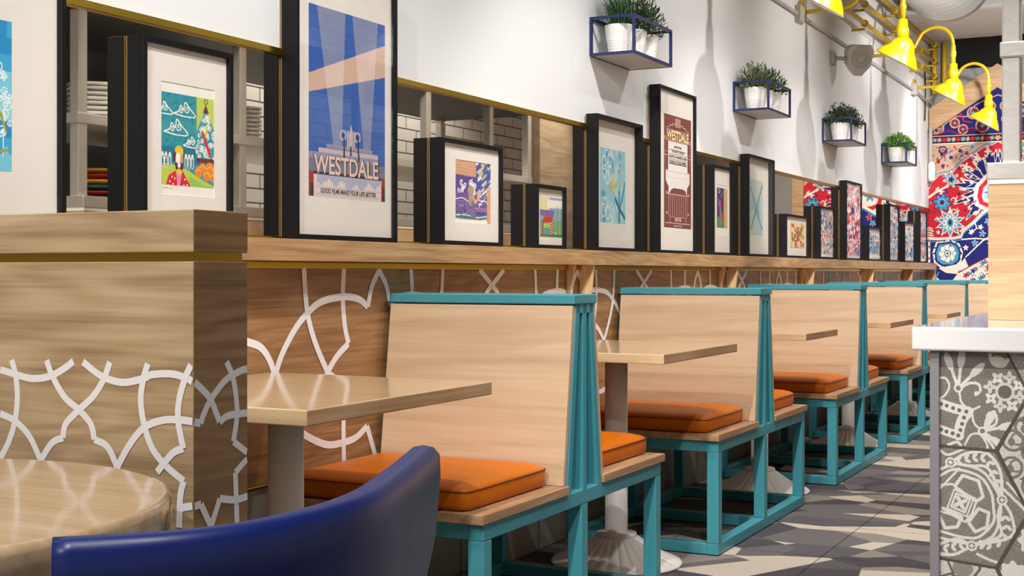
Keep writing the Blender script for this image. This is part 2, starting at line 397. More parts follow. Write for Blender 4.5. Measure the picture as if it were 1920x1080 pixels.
# end wall: grey plaster, black sheet for a dark opening, timber gable around a rug-patterned panel
EY = 12.86
struct(MB().box(-2.3, 3, EY, EY+.1, 0, 3.65).build('wall_end', mat('grey_plaster', (150, 146, 142), .85)), 'grey end wall behind the rug mural', 'wall')
struct(MB().box(-1.97, 2.9, EY-.03, EY-.001, 2.95, 3.3).build('wall_end_dark_sheet', DARK), 'flat black sheet standing in for a dark opening high on the end wall', 'wall')  # flat sheet, its black colour stands in for the opening's darkness
struct(MB().box(-2.2, 2.9, 11.4, EY-.04, 3.22, 3.4, .03).build('ceiling_soffit', CEIL), 'pale grey soffit at the far end of the ceiling', 'ceiling')

g = thing('rug_mural', (-1.585, EY, 0), 'house shaped wood framed mural with red and navy oriental rug pattern on the end wall', 'mural')
AX = -1.585
b = MB()
def prof(pts, y0, y1):
    n = len(pts); A = [b.bm.verts.new((x, y0, z)) for x, z in pts]; B = [b.bm.verts.new((x, y1, z)) for x, z in pts]
    b.bm.faces.new(A); b.bm.faces.new(B[::-1])
    for i in range(n): b.bm.faces.new((A[i], A[(i+1) % n], B[(i+1) % n], B[i]))
prof([(-2.19, 2.36), (AX, 2.752), (AX, 2.97), (-2.19, 2.585)], EY-.06, EY-.001)
prof([(AX, 2.752), (-.98, 2.36), (-.98, 2.585), (AX, 2.97)], EY-.06, EY-.001)
prof([(-1.01, 0), (-.90, 0), (-.90, 2.63), (-1.01, 2.5)], EY-.058, EY-.001)
b.build('gable_board', wood('gable_oak', (172, 132, 92), (192, 154, 112), (206, 172, 132), 'x', .5), g)
RC = [(206, 34, 52), (30, 34, 112), (240, 230, 214), (206, 168, 138), (64, 158, 196), (38, 30, 46), (160, 26, 44), (120, 176, 186)]
RED, NV, CR, TAN, SKY, DKN, MAR, PALE = range(8)
c = Canvas(383*2, 1130, 440, RED)   # left half drawn in mural units of 1.63 mm, mirrored about the centre
def J(cx, cy, r, n, dep, col, ring=None, rot=0):
    if ring is not None: c.star(cx, cy, r*1.18, n, dep, ring, rot)
    c.star(cx, cy, r, n, dep, col, rot)
# tan field with florals
ogee = [(0, 545), (12, 520), (30, 500), (60, 470), (100, 462), (130, 458), (150, 440), (190, 400), (240, 370), (300, 330), (345, 318), (383, 300)]
c.poly([(0, 0)]+[(383, 0)]+ogee[::-1], TAN)
c.line(ogee, 22, CR); c.line(ogee, 13, NV); c.line(ogee, 4, CR)
for x0, y0, x1, y1 in ((40, 420, 130, 350), (60, 350, 100, 400), (150, 345, 250, 330), (50, 330, 110, 340), (190, 350, 175, 400)):
    c.line([(x0, y0), ((x0+x1)/2+8, (y0+y1)/2-10), (x1, y1)], 4, NV, True)
for x, y, col in ((130, 385, NV), (60, 405, MAR), (100, 355, MAR), (180, 350, NV), (245, 330, SKY), (40, 470, SKY), (215, 365, MAR), (85, 430, NV)):
    J(x, y, 15, 5, .5, col, CR, x)
c.ring(85, 345, 20, 7, NV); c.spiral(85, 345, 14, 5, MAR)
# top navy spandrel and border band
c.rect(0, 0, 400, 264, NV)
for q in ((60, 225, 28), (150, 200, 24), (195, 235, 24), (250, 150, 30), (300, 220, 34), (345, 120, 24), (340, 190, 22)):
    c.ring(q[0], q[1], q[2], 8, TAN); c.ring(q[0], q[1], q[2]*.6, 9, MAR); J(q[0], q[1], q[2]*.4, 4, .4, PALE)
c.line([(20, 255), (60, 245), (100, 200), (160, 165), (220, 165), (260, 110), (383, 60)], 6, TAN, True)
c.line([(40, 262), (120, 240), (180, 262), (240, 230), (300, 262)], 6, MAR, True)
c.line([(120, 180), (180, 150), (200, 190), (240, 200)], 7, RED, True)
c.rect(0, 264, 400, 270, TAN); c.rect(0, 270, 400, 306, DKN); c.rect(0, 306, 400, 311, CR)
for i in range(16):
    x = 14+i*26; J(x, 288, 13, 4, .35, (RED, PALE, TAN)[i % 3], None, i); c.ell(x+13, 288, 4, 8, MAR)
# navy leaf burst around the medallion
mc = (383, 590)
c.star(mc[0]-40, 560, 215, 12, .34, CR, .15, .22); c.star(mc[0]-40, 560, 200, 12, .36, NV, .15, .24)
c.star(mc[0]-20, 500, 180, 11, .36, CR, .5, .22); c.star(mc[0]-20, 500, 166, 11, .38, NV, .5, .24)
for a in np.linspace(PI*.55, PI*1.5, 9):
    x, y = 330+150*math.cos(a), 545-150*math.sin(a)
    c.line([(345, 550), (x, y)], 5, CR); J(x, y, 9, 5, .5, CR)
c.poly([(383, 480), (320, 480), (262, 540), (250, 600), (262, 650), (320, 680), (383, 680)], CR)
c.poly([(383, 500), (330, 500), (282, 548), (272, 600), (284, 640), (326, 660), (383, 660)], RED)
c.poly([(383, 520), (340, 520), (305, 556), (297, 600), (307, 628), (340, 640), (383, 640)], CR)
J(345, 580, 36, 6, .5, SKY); J(345, 580, 16, 5, .4, RED)
c.line([(250, 595), (215, 605), (230, 620), (200, 630)], 9, CR, True)
rr_ = random.Random(12)
for i in range(46):
    x, y = rr_.uniform(10, 250), rr_.uniform(400, 810)
    jj, ii = int(y/c.h*c.m), int(x/c.w*c.n)
    if c.g[jj, ii] == RED:
        if i % 3: J(x, y, rr_.uniform(7, 12), 5, .55, rr_.choice((CR, SKY, MAR, NV)), None, i)
        else: c.line([(x-14, y+8), (x, y-6), (x+12, y+2), (x+20, y-10)], 5, rr_.choice((CR, MAR, NV)), True)
for i in range(26):
    x, y = rr_.uniform(8, 300), rr_.uniform(322, 470); jj, ii = int(y/c.h*c.m), int(x/c.w*c.n)
    if c.g[jj, ii] == TAN: J(x, y, rr_.uniform(6, 11), 5, .55, rr_.choice((NV, MAR, SKY, RED)), None, i)
# flowers on the red field
J(130, 505, 40, 7, .5, PALE, CR, .3); J(130, 505, 20, 5, .5, NV, CR)
J(210, 440, 26, 5, .6, CR); J(270, 395, 24, 5, .6, CR); J(330, 360, 20, 4, .6, CR)
J(80, 628, 48, 8, .45, SKY, NV, .2); J(80, 628, 18, 6, .4, NV, CR)
c.line([(5, 600), (40, 575), (70, 560), (110, 540)], 12, CR, True); c.line([(40, 575), (60, 545)], 8, CR); c.line([(60, 566), (90, 570)], 7, CR)
c.star(125, 738, 86, 10, .40, CR, .3, .15); c.star(125, 738, 66, 10, .5, SKY, .3); c.star(125, 738, 44, 10, .45, CR, .3); c.ell(125, 738, 17, 24, SKY); c.ell(125, 738, 8, 14, NV)
c.poly([(125, 650), (140, 690), (110, 690)], CR)
for x, y, col in ((230, 700, SKY), (260, 690, CR), (195, 775, CR), (60, 790, CR)): J(x, y, 13, 5, .5, col, None, x)
# navy lower corner with cream outlines
low = [(0, 822), (60, 826), (150, 822), (185, 815), (200, 780), (250, 740), (300, 690), (383, 640), (383, 1130), (0, 1130)]
c.poly(low, NV); c.line(low[:8], 16, CR); c.line([(x, y+16) for x, y in low[:8]], 5, SKY)
c.line([(190, 830), (260, 825), (320, 830), (383, 830)], 7, CR); c.line([(210, 925), (300, 840), (383, 790)], 7, CR); c.line([(235, 800), (270, 770), (260, 740)], 6, CR)
for x, y, col in ((290, 765, CR), (330, 735, SKY), (240, 790, CR), (210, 875, CR), (300, 800, SKY), (345, 850, RED), (260, 850, SKY), (350, 700, RED)):
    J(x, y, 16, 5, .55, col, CR if col != CR else None, x*.1)
# square rosette
rq = [(55, 850), (130, 840), (168, 860), (185, 900), (175, 950), (140, 975), (80, 975), (45, 950), (38, 900)]
c.poly([(110+(x-110)*1.14, 905+(y-905)*1.14) for x, y in rq], CR); c.poly(rq, NV); c.poly([(110+(x-110)*.86, 905+(y-905)*.86) for x, y in rq], SKY)
for a in range(8): J(110+33*math.cos(a*PI/4), 905+33*math.sin(a*PI/4), 18, 5, .3, CR, NV)
c.ell(110, 905, 12, 12, CR); c.ell(110, 905, 6, 6, NV)
for i in range(14):
    a = i*2*PI/14; c.ell(110+76*math.cos(a), 905+70*math.sin(a), 5, 5, NV)
c.poly([(60, 985), (180, 960), (205, 930), (225, 980), (190, 1020), (100, 1010)], CR)
# bottom cream field
c.poly([(170, 1010), (260, 960), (383, 900), (383, 1130), (120, 1130), (130, 1060)], CR)
c.line([(170, 1010), (260, 960), (383, 900)], 6, MAR)
for i in range(30):
    x, y = rr_.uniform(150, 380), rr_.uniform(930, 1110); jj, ii = int(y/c.h*c.m), int(x/c.w*c.n)
    if c.g[jj, ii] == CR: c.line([(x-10, y+6), (x, y-5), (x+12, y+4)], 4, rr_.choice((NV, RED, SKY)), True)
for x, y, col in ((210, 1025, RED), (250, 1000, NV), (290, 1040, SKY), (330, 980, RED), (345, 1030, NV), (240, 1060, SKY), (300, 960, SKY), (360, 940, NV), (200, 1080, NV), (275, 1075, RED)):
    J(x, y, 17, 5, .55, col, None, x); c.spiral(x+14, y-12, 13, 5, (NV, RED)[x % 2])
c.line([(20, 1010), (90, 1080)], 10, CR); c.line([(60, 1010), (20, 1090)], 8, SKY)
# left guard stripe
c.rect(0, 820, 14, 1130, CR)
for i in range(9): c.ell(7, 836+i*32, 5, 10, (MAR, NV, TAN)[i % 3])
for i in range(5): c.line([(0, 760+i*13), (26+5*(i % 2), 770+i*13)], 7, CR)
half = c.n//2; c.g[:, half:half*2] = c.g[:, :half][:, ::-1]
# trim the gable
xs = AX-.00163*383+c.X*.00163; zs = 2.79-c.Y*.00172
c.g[(zs > 2.755-abs(xs-AX)*.648)] = -1
rug = c.mesh(lambda u, v: (AX-.00163*383+u*.00163, EY-.022, 2.79-v*.00172), 'rug_pattern', [ink(q, .95) for q in RC], g)

# small conduit in the corner
k = thing('corner_conduit', (-2.165, 12.80, 1.9), 'white vertical conduit with capsule box in the far wall corner', 'conduit')
MB().tube([(-2.17, 12.765, 1.9), (-2.17, 12.765, 2.4)], .016).build('pipe', GREYC, k)
MB().lathe([(.01, 1.90), (.028, 1.915), (.032, 1.94), (.032, 2.05), (.028, 2.075), (.01, 2.09)], (-2.16, 12.765, 0), 16).build('capsule_box', WENAM, k)

# ------------------------------------------------------------------ oak ledge and half wall
led = thing('oak_ledge', (-2.16, 7, 1.08), 'long narrow oak ledge under the mirror carrying the picture frames', 'shelf')
MB().box(-2.1948, -2.12, 1.535, 12.79, 1.082, 1.141, .002).build('board', OAKY, led)
BR = wood('bracket_maple', (196, 158, 114), (214, 178, 134), (226, 194, 152), 'z', .45)
for k_ in range(6):
    yb = 4.73+1.59*k_ if k_ else 4.73
    yb = (4.735, 6.62, 8.22, 9.98, 11.55, 12.7)[k_]
    for dy, top, tip in ((0, .036, .009), (.125, .062, .05)):
        bb = MB(); y0 = yb+dy; xb = -2.1925
        bb.hexa([(xb, y0, .965), (xb+tip, y0, .965), (xb+tip, y0+.012, .965), (xb, y0+.012, .965)],
                [(xb, y0, 1.0815), (xb+top, y0, 1.0815), (xb+top, y0+.012, 1.0815), (xb, y0+.012, 1.0815)])
        bb.build('bracket', BR, led)

hw = thing('half_wall', (-1.7, 1.475, 0), 'oak half wall with brass groove and white arc pattern beside the round table', 'partition')
HWY = wood('half_wall_end_oak', (120, 88, 56), (150, 114, 76), (172, 136, 96), 'y', .4)
facemat(MB().box(WX, -1.22, 1.416, 1.534, 1.079, 1.138, .0015).build('cap', OAKX, hw), 0, HWY)
MB().box(WX, -1.226, 1.422, 1.528, 1.066, 1.079).build('brass_groove', BRASS, hw)
facemat(MB().box(WX, -1.2205, 1.4165, 1.5335, 0, 1.066, .001).build('body', OAKX, hw), 0, HWY)
FRONT = [[(-1.593,.905),(-1.561,.899),(-1.528,.894),(-1.493,.898),(-1.462,.911),(-1.444,.922)],[(-1.569,.92),(-1.561,.899),(-1.557,.866),(-1.562,.83),(-1.575,.798),(-1.593,.771)],[(-1.593,.839),(-1.561,.829),(-1.532,.808),(-1.509,.774)],[(-1.497,.922),(-1.486,.9),(-1.462,.87),(-1.433,.852),(-1.41,.833),(-1.403,.811)],[(-1.403,.811),(-1.378,.802),(-1.359,.774)],[(-1.373,.923),(-1.385,.898),(-1.405,.873),(-1.433,.852),(-1.459,.83),(-1.464,.81)],[(-1.464,.81),(-1.486,.801),(-1.509,.774)],[(-1.425,.922),(-1.401,.908),(-1.378,.899),(-1.346,.895),(-1.31,.902),(-1.294,.908),(-1.257,.91),(-1.229,.904),(-1.2215,.9)],[(-1.302,.923),(-1.31,.902),(-1.315,.872),(-1.309,.838),(-1.294,.805),(-1.269,.782),(-1.237,.763)],[(-1.359,.774),(-1.336,.807),(-1.309,.833),(-1.275,.845),(-1.244,.847),(-1.2215,.846)],[(-1.224,.924),(-1.235,.904),(-1.245,.875),(-1.247,.846),(-1.238,.808)],[(-1.238,.808),(-1.257,.8),(-1.285,.772)],[(-1.237,.763),(-1.243,.741),(-1.245,.698)],[(-1.24,.726),(-1.2215,.73)],
 [(-1.593,.771),(-1.61,.74),(-1.64,.71)],[(-1.509,.774),(-1.53,.74),(-1.57,.70)],[(-1.509,.774),(-1.48,.73),(-1.44,.70)],[(-1.359,.774),(-1.38,.73),(-1.43,.70)],[(-1.359,.774),(-1.33,.73),(-1.30,.70)],
 [(-1.593,.905),(-1.64,.915),(-1.68,.922)],[(-1.593,.839),(-1.65,.845),(-1.70,.83)]]
SIDE = [[(1.418,.9),(1.431,.891),(1.452,.873),(1.471,.84)],[(1.418,.845),(1.431,.842)],[(1.431,.842),(1.438,.855),(1.452,.873),(1.482,.897),(1.513,.908),(1.532,.911)],[(1.486,.924),(1.501,.898),(1.509,.858),(1.507,.833),(1.501,.809)],[(1.501,.809),(1.532,.79)],[(1.471,.84),(1.49,.847),(1.532,.847)],[(1.532,.78),(1.505,.764)],[(1.505,.764),(1.507,.729),(1.509,.684)],[(1.418,.729),(1.431,.73)],[(1.431,.73),(1.452,.696)],[(1.452,.696),(1.471,.732)],[(1.471,.732),(1.505,.725),(1.532,.726)]]
b = MB()
for i, l in enumerate(FRONT): b.ribbon([tuple(p)[:2] for p in catmull([(x, z, 0) for x, z in l], 6)], .0105, lambda x, z, q=i: (min(x, -1.221), 1.4162-.00006*q, z))
for i, l in enumerate(SIDE): b.ribbon([tuple(p)[:2] for p in catmull([(x, z, 0) for x, z in l], 6)], .0105, lambda y, z, q=i: (-1.2202+.00006*q, min(max(y, 1.417), 1.533), z))
b.build('arc_decal', DECAL, hw)

# ------------------------------------------------------------------ booths
def rrect(x0, x1, y0, y1, r, z, n=5):
    r = min(r, (x1-x0)/2-.001, (y1-y0)/2-.001); out = []
    for cx, cy, a0 in ((x1-r, y1-r, 0), (x0+r, y1-r, 90), (x0+r, y0+r, 180), (x1-r, y0+r, 270)):
        for i in range(n+1):
            a = math.radians(a0+90*i/n); out.append((cx+r*math.cos(a), cy+r*math.sin(a), z))
    return out
def make_booth(yc, label, single=False):
    t = thing('double_booth', (-1.865, yc, 0), label, 'booth bench', 'teal framed double booths along the wall')
    T = .045; XA, XW = -1.5825, -2.15
    ys = (-.5925, 0, .5925)
    for y in ys:
        for x in (XA, XW): MB().box(x-T/2, x+T/2, yc+y-T/2, yc+y+T/2, .045, .384, .003).build('leg', TEAL, t)
    b = MB()
    for x in (XA, XW): b.box(x-T/2, x+T/2, yc-.615, yc+.615, .384, .427, .003)
    for y in ys: b.box(XW, XA-T/2+.001, yc+y-T/2, yc+y+T/2, .385, .4265, .003)
    b.build('seat_rail', TEAL, t)
    b = MB()
    for x in (XA, XW): b.box(x-T/2, x+T/2, yc-.615, yc+.615, .003, .045, .003)
    for y in ys: b.box(XW, XA-T/2+.001, yc+y-T/2, yc+y+T/2, .0035, .0445, .003)
    b.build('floor_rail', TEAL, t)
    for x in (XA, XW):
        b = MB()
        for s in (-1, 0, 1):
            yb, yt, w = s*.108, s*.045, .014
            b.hexa([(x-T/2, yc+yb-w, .425), (x+T/2, yc+yb-w, .425), (x+T/2, yc+yb+w, .425), (x-T/2, yc+yb+w, .425)],
                   [(x-T/2, yc+yt-w, .962), (x+T/2, yc+yt-w, .962), (x+T/2, yc+yt+w, .962), (x-T/2, yc+yt+w, .962)], .002)
        b.box(x-T/2, x+T/2, yc-.058, yc+.058, .935, .962)
        b.build('end_frame', TEAL, t)
    MB().box(-2.176, -1.557, yc-.08, yc+.08, .961, .9885, .003).build('cap_rail', TEAL, t)
    for s in (-1, 1):
        b = MB(); q = lambda x, y, z: (x, yc+s*y, z)
        b.hexa([q(-2.172, .124, .453), q(-1.563, .124, .453), q(-1.563, .143, .453), q(-2.172, .143, .453)],
               [q(-2.172, .060, .957), q(-1.563, .060, .957), q(-1.563, .079, .957), q(-2.172, .079, .957)], .0015)
        b.build('backrest', MAPLEX, t)
        y0, y1 = sorted((yc+s*.122, yc+s*.634))
        MB().box(-2.172, -1.552, y0, y1, .4275, .4525, .002).build('seat_board', MAPLEY, t)
        y0, y1 = sorted((yc+s*.152, yc+s*.618)); x0, x1 = -2.165, -1.605
        rings = []
        for z, ins in ((.4535, .012), (.456, .004), (.466, 0), (.499, -.001), (.507, .003), (.513, .012), (.520, .035), (.527, .085), (.532, .16), (.533, .22)):
            rings.append(rrect(x0+ins, x1-ins, y0+ins, y1-ins, .028, z))
        b = MB(); b.loft(rings, True, True, True); cu = b.build('cushion', ORANGE, t)
        pr = rrect(x0-.001, x1+.001, y0-.001, y1+.001, .028, .502)
        MB().tube(pr+[pr[0]], .0022, 6).build('piping', SEAM, cu)
    return t
YB = [3.495+1.825*k for k in range(6)]
b0 = make_booth(YB[0], 'nearest teal and maple double booth, closest to the half wall')
BL = ['second teal and maple double booth from the half wall', 'third teal and maple double booth from the half wall', 'fourth teal and maple double booth, its aisle end beside the counter edge', 'fifth teal and maple double booth, second from the rug mural', 'farthest teal and maple double booth, right against the rug mural']
for i in range(5):
    c_ = copy_tree(b0); c_.location.y = YB[i+1] - (.42 if i == 4 else 0); c_['label'] = BL[i]

# ------------------------------------------------------------------ pedestal tables
def ped(t, x, y, zu, r=.041):
    MB().lathe([(.075, .098), (.072, .112), (r+.002, .116), (r, .12), (r, zu-.012)], (x, y, 0), 32).build('column', COLW, t)
    n = 28
    rings = []
    for r_, z_, a_ in ((.235, .002, 0), (.237, .008, 0), (.232, .013, 0), (.222, .016, .3), (.20, .022, 1), (.15, .045, 1), (.11, .072, 1), (.085, .092, .6), (.072, .102, 0), (.05, .104, 0)):
        rings.append([(x+r_*math.cos(q), y+r_*math.sin(q), z_+a_*.007*(abs(math.sin(q*n/2))**.7-.4)) for q in (2*PI*k/(n*8) for k in range(n*8))])
    MB().loft(rings, True, True, True).build('fluted_base', COLW, t)
    MB().box(x-.15, x+.15, y-.02, y+.02, zu-.012, zu).box(x-.02, x+.02, y-.15, y+.15, zu-.012, zu).build('mounting_plate', mat('dark_iron', (52, 46, 40), .5), t)
def booth_table(y0, y1, x1, z, label):
    x0 = -2.19; xc, yc = -1.855, (y0+y1)/2
    t = thing('pedestal_table', (xc, yc, 0), label, 'table', 'pedestal tables between the booths')
    facemat(MB().box(x0, x1, y0, y1, z-.032, z, .0025, 2).build('tabletop', TOPX, t), 0, MAPLEY); ped(t, xc, yc, z-.032)
booth_table(2.09, 2.85, -1.52, .785, 'nearest maple pedestal table, between the half wall and the first booth')
booth_table(4.045, 4.825, -1.525, .785, 'maple pedestal table between the first and second booths')
booth_table(5.92, 6.52, -1.55, .775, 'maple pedestal table between the second and third booths')
booth_table(7.73, 8.43, -1.535, .765, 'maple pedestal table between the third and fourth booths')
booth_table(9.60, 10.20, -1.52, .765, 'maple pedestal table between the fourth and fifth booths')
rt = thing('round_table', (-1.395, .99, 0), 'round maple table with thick edge in front of the half wall', 'table')
MB().lathe([(.375, .738), (.382, .741), (.385, .747), (.385, .776), (.382, .783), (.374, .785)], (-1.395, .99, 0), 96).build('tabletop', wood('round_top_maple', (180, 150, 112), (200, 170, 130), (216, 188, 150), 'x', .2, coat=.6, scale=.6, contrast=.7), rt)
ped(rt, -1.395, .99, .738)

# ------------------------------------------------------------------ blue chair
ch = thing('spindle_chair', (-.80, .86, 0), 'glossy blue chair with curved back rail pulled up to the round table', 'chair')
arc = catmull([(-.645, .615, 0), (-.595, .665, 0), (-.568, .72, 0), (-.562, .79, 0), (-.572, .86, 0), (-.60, .94, 0), (-.635, 1.03, 0), (-.668, 1.11, 0)], 6)
rings = []
for i, p in enumerate(arc):
    t_ = (arc[min(i+1, len(arc)-1)]-arc[max(i-1, 0)]).normalized(); nrm = Vector((t_.y, -t_.x, 0))
    u = i/(len(arc)-1); e = min(1, max(.0, min(u, 1-u)*2)/.5)
    lo = .735+.055*(1-e**.8); hi = .882
    ring = []
    for dz, off in ((lo+.004, -.004), (lo, .003), (lo+.004, .012), (hi-.03, .017), (hi-.009, .016), (hi-.002, .010), (hi, 0), (hi-.002, -.010), (hi-.009, -.017), (hi-.03, -.018), (lo+.04, -.014)):
        ring.append(p+nrm*off+Vector((0, 0, dz)))
    rings.append(ring)
b = MB(); b.loft(rings, True, True, True); b.build('back_rail', CHAIRB, ch)
for f in (.14, .24, .34, .44, .54, .64, .74, .82, .9):
    p = arc[int(f*(len(arc)-1))]; q = Vector((-.64-.06*abs(f-.5), .67+.40*f, .455))
    MB().tube([(q.x, q.y, .455), (p.x*.55+q.x*.45, p.y*.55+q.y*.45, .61), (p.x, p.y, .755)], .0085, 10).build('spindle', CHAIRB, ch)
MB().loft([rrect(-1.03, -.60, .645, 1.085, .09, z) for z in (.436, .44, .452, .458)], True).build('seat', CHAIRB, ch)
for x, y, dx, dy in ((-.66, .70, .04, -.03), (-.66, 1.03, .04, .03), (-.98, .70, -.03, -.03), (-.98, 1.03, -.03, .03)):
    MB().tube([(x, y, .437), (x+dx, y+dy, 0.002)], .017, 12, taper=lambda u: 1-.3*u).build('leg', CHAIRB, ch)

# ------------------------------------------------------------------ picture frames on the ledge
FB, FF = -2.1905, -2.140
BACKB = mat('backing_board', (150, 118, 66), .6)
def to_plane(X, y0, z1): return lambda u, v: (X, y0+u, z1-v)
def frame(y0, y1, z1, label, openr=None, deep=.014, z0=1.1418, bar=.014, mirror_back=True):
    t = thing('picture_frame', (FF, (y0+y1)/2, z0), label, 'picture frame', 'black framed pictures on the oak ledge')
    b = MB()
    for q in ((y0, y0+bar, z0, z1), (y1-bar, y1, z0, z1), (y0+bar, y1-bar, z0, z0+bar), (y0+bar, y1-bar, z1-bar, z1)):
        b.box(FB, FF, q[0], q[1], q[2], q[3], .0008, 1)
    b.build('border', BLACK, t)
    MB().box(FB-.0035, FB-.0003, y0+.001, y1-.001, z0+.0005, z1-.001).build('backing', BACKB, t)
    X = FF-deep; a0, a1, c0, c1 = y0+bar, y1-bar, z0+bar, z1-bar
    b = MB()
    if openr:
        o0, o1, p0, p1 = openr
        for q in ((a0, o0, c0, c1), (o1, a1, c0, c1), (o0, o1, c0, p0), (o0, o1, p1, c1)): b.box(X-.002, X+.0018, *q)
    else: b.box(X-.002, X, a0, a1, c0, c1)
    b.build('mat', MATB, t)
    b = MB(); b.quad([(FF-.004, a0, c0), (FF-.004, a1, c0), (FF-.004, a1, c1), (FF-.004, a0, c1)])
    b.keepn = True; b.build('glass', GLASS, t)
    t['_px'] = X
    return t
def art_canvas(t, rect, cells, pal, draw, name='print', paper=True):
    y0, y1, z0, z1 = rect; X = t['_px']+.0004
    c = Canvas(1.0, (z1-z0)/(y1-y0), cells); draw(c, c.h)
    s = (y1-y0)
    return c.mesh(lambda u, v: (X, y0+u*s, z1-v*s), name, [ink(q) for q in pal], t)

# -- far left, white swirls on aqua
t = frame(1.62, 2.08, 1.698, 'black framed aqua and white swirl print, leftmost on the ledge')
def dr(c, h):
    for i in range(9): c.rect(0, h*i/9, 1, h*(i+1)/9, (0, 1, 0, 2, 2, 3, 1, 0, 2)[i])
    r = random.Random(3)
    for i in range(90): c.spiral(r.random(), h*(.3+.45*r.random()), .035+.03*r.random(), .014, 4, 1.4, r.random()*6)
    for i in range(7): c.ell(.93-.13*i, h*.9, .035, .11, 2); c.line([(.9-.13*i, h*.6), (.88-.13*i, h*.9)], .015, 4)
    c.line([(.72, h*.75), (.85, h*.62), (.92, h*.73)], .03, 5); c.line([(.75, h*.88), (.95, h*.86)], .03, 5)
    c.rect(.8, 0, .93, h*.22, 1)
art_canvas(t, (1.758, 1.944, 1.258, 1.565), 130, [(60, 166, 210), (34, 140, 196), (120, 200, 220), (150, 210, 214), (232, 244, 244), (170, 160, 40)], dr)

# -- lamp and bearded figure in a red robe
t = frame(2.313, 2.634, 1.600, 'black framed batik of a bearded figure in a red robe under a hanging lantern', (2.386, 2.575, 1.236, 1.502))
PAL = [(240, 236, 226), (48, 150, 162), (30, 116, 138), (190, 206, 80), (214, 40, 50), (236, 132, 34), (96, 30, 30), (236, 196, 60), (226, 140, 180), (246, 240, 230), (150, 196, 90), (210, 150, 110)]
def dr(c, h):
    c.rect(0, .13, 1, 1.28, 1); H = 1.2
    r = random.Random(5)
    for i in range(130):
        x, y = r.random()*.7, .14+r.random()*.72; c.line([(x, y), (x+.02, y-.03)], .012, 2)
    c.rect(.66, .13, 1, .72, 3); c.rect(0, .8, 1, 1.0, 2)
    c.poly([(0, 1.0), (.2, 1.02), (.5, 1.08), (.75, 1.18), (1, 1.26), (1, 1.3), (0, 1.3)], 3); c.poly([(.52, 1.15), (.8, 1.25), (1, 1.28), (1, 1.3), (.5, 1.3)], 10)
    for x, y, s in ((.03, .35, 1), (.42, .34, 1.2), (.26, .58, 1.3), (.55, .74, .9)):
        c.line([(x-.16*s, y+.03*s), (x-.08*s, y), (x-.05*s, y-.06*s), (x, y-.02*s), (x+.02*s, y-.1*s), (x+.08*s, y-.05*s), (x+.18*s, y+.04*s), (x, y+.05*s), (x-.16*s, y+.03*s)], .016, 9, True)
        c.spiral(x-.04*s, y-.01*s, .035*s, .012, 9); c.spiral(x+.05*s, y-.03*s, .045*s, .012, 9)
    for x in (.03, .09, .16, .46, .52, .58):
        c.ell(x, .97, .028, .1, 9); c.ell(x, .99, .014, .07, 2)
    c.poly([(.84, .28), (.94, .42), (1, .52), (1, .98), (.64, .96), (.64, .62), (.74, .42)], 1)
    c.poly([(.84, .2), (.9, .32), (.78, .32)], 6); c.ring(.84, .17, .03, .014, 6)
    for i in range(60):
        x, y = .66+.34*r.random(), .36+.55*r.random()
        if abs(x-.85) < .05+.3*(y-.3): c.spiral(x, y, .034, .012, 9, 1.4, r.random()*6)
    c.line([(.78, .58), (.84, .7), (.92, .86)], .05, 4, True); c.line([(.86, .5), (.84, .62)], .04, 3); c.rect(.66, .91, 1, .97, 6)
    for x, y, s in ((.70, 1.09, .07), (.78, 1.03, .06), (.92, 1.05, .09), (.86, 1.12, .07), (.97, 1.14, .06)):
        c.ell(x, y, s, s*1.1, 5); c.line([(x-s, y), (x, y-s*.5), (x+s, y)], .014, 7)
    c.ell(.33, .95, .075, .12, 11); c.ell(.33, .85, .08, .07, 7); c.ell(.25, .92, .025, .06, 6); c.ell(.31, .94, .045, .07, 9)
    c.poly([(.25, 1.0), (.41, 1.0), (.40, 1.08), (.33, 1.13), (.27, 1.08)], 6); c.ell(.33, 1.03, .03, .03, 9)
    c.poly([(.26, 1.1), (.40, 1.1), (.56, 1.3), (.08, 1.3), (.14, 1.16)], 4); c.poly([(.27, 1.1), (.39, 1.1), (.34, 1.3), (.30, 1.3)], 8); c.ell(.33, 1.11, .05, .04, 7)
    for x, y in ((.16, 1.24), (.2, 1.18), (.22, 1.27), (.13, 1.29), (.44, 1.2), (.48, 1.27), (.42, 1.28), (.25, 1.2)): c.ell(x, y, .012, .012, 9)
    c.rect(0, 1.29, 1, 9, 0); c.rect(0, 0, 1, .13, 0)
    c.line([(.03, 1.33), (.12, 1.32)], .006, 6); c.line([(.13, 1.33), (.22, 1.33)], .006, 11)
art_canvas(t, (2.386, 2.575, 1.236, 1.502), 150, PAL, dr)

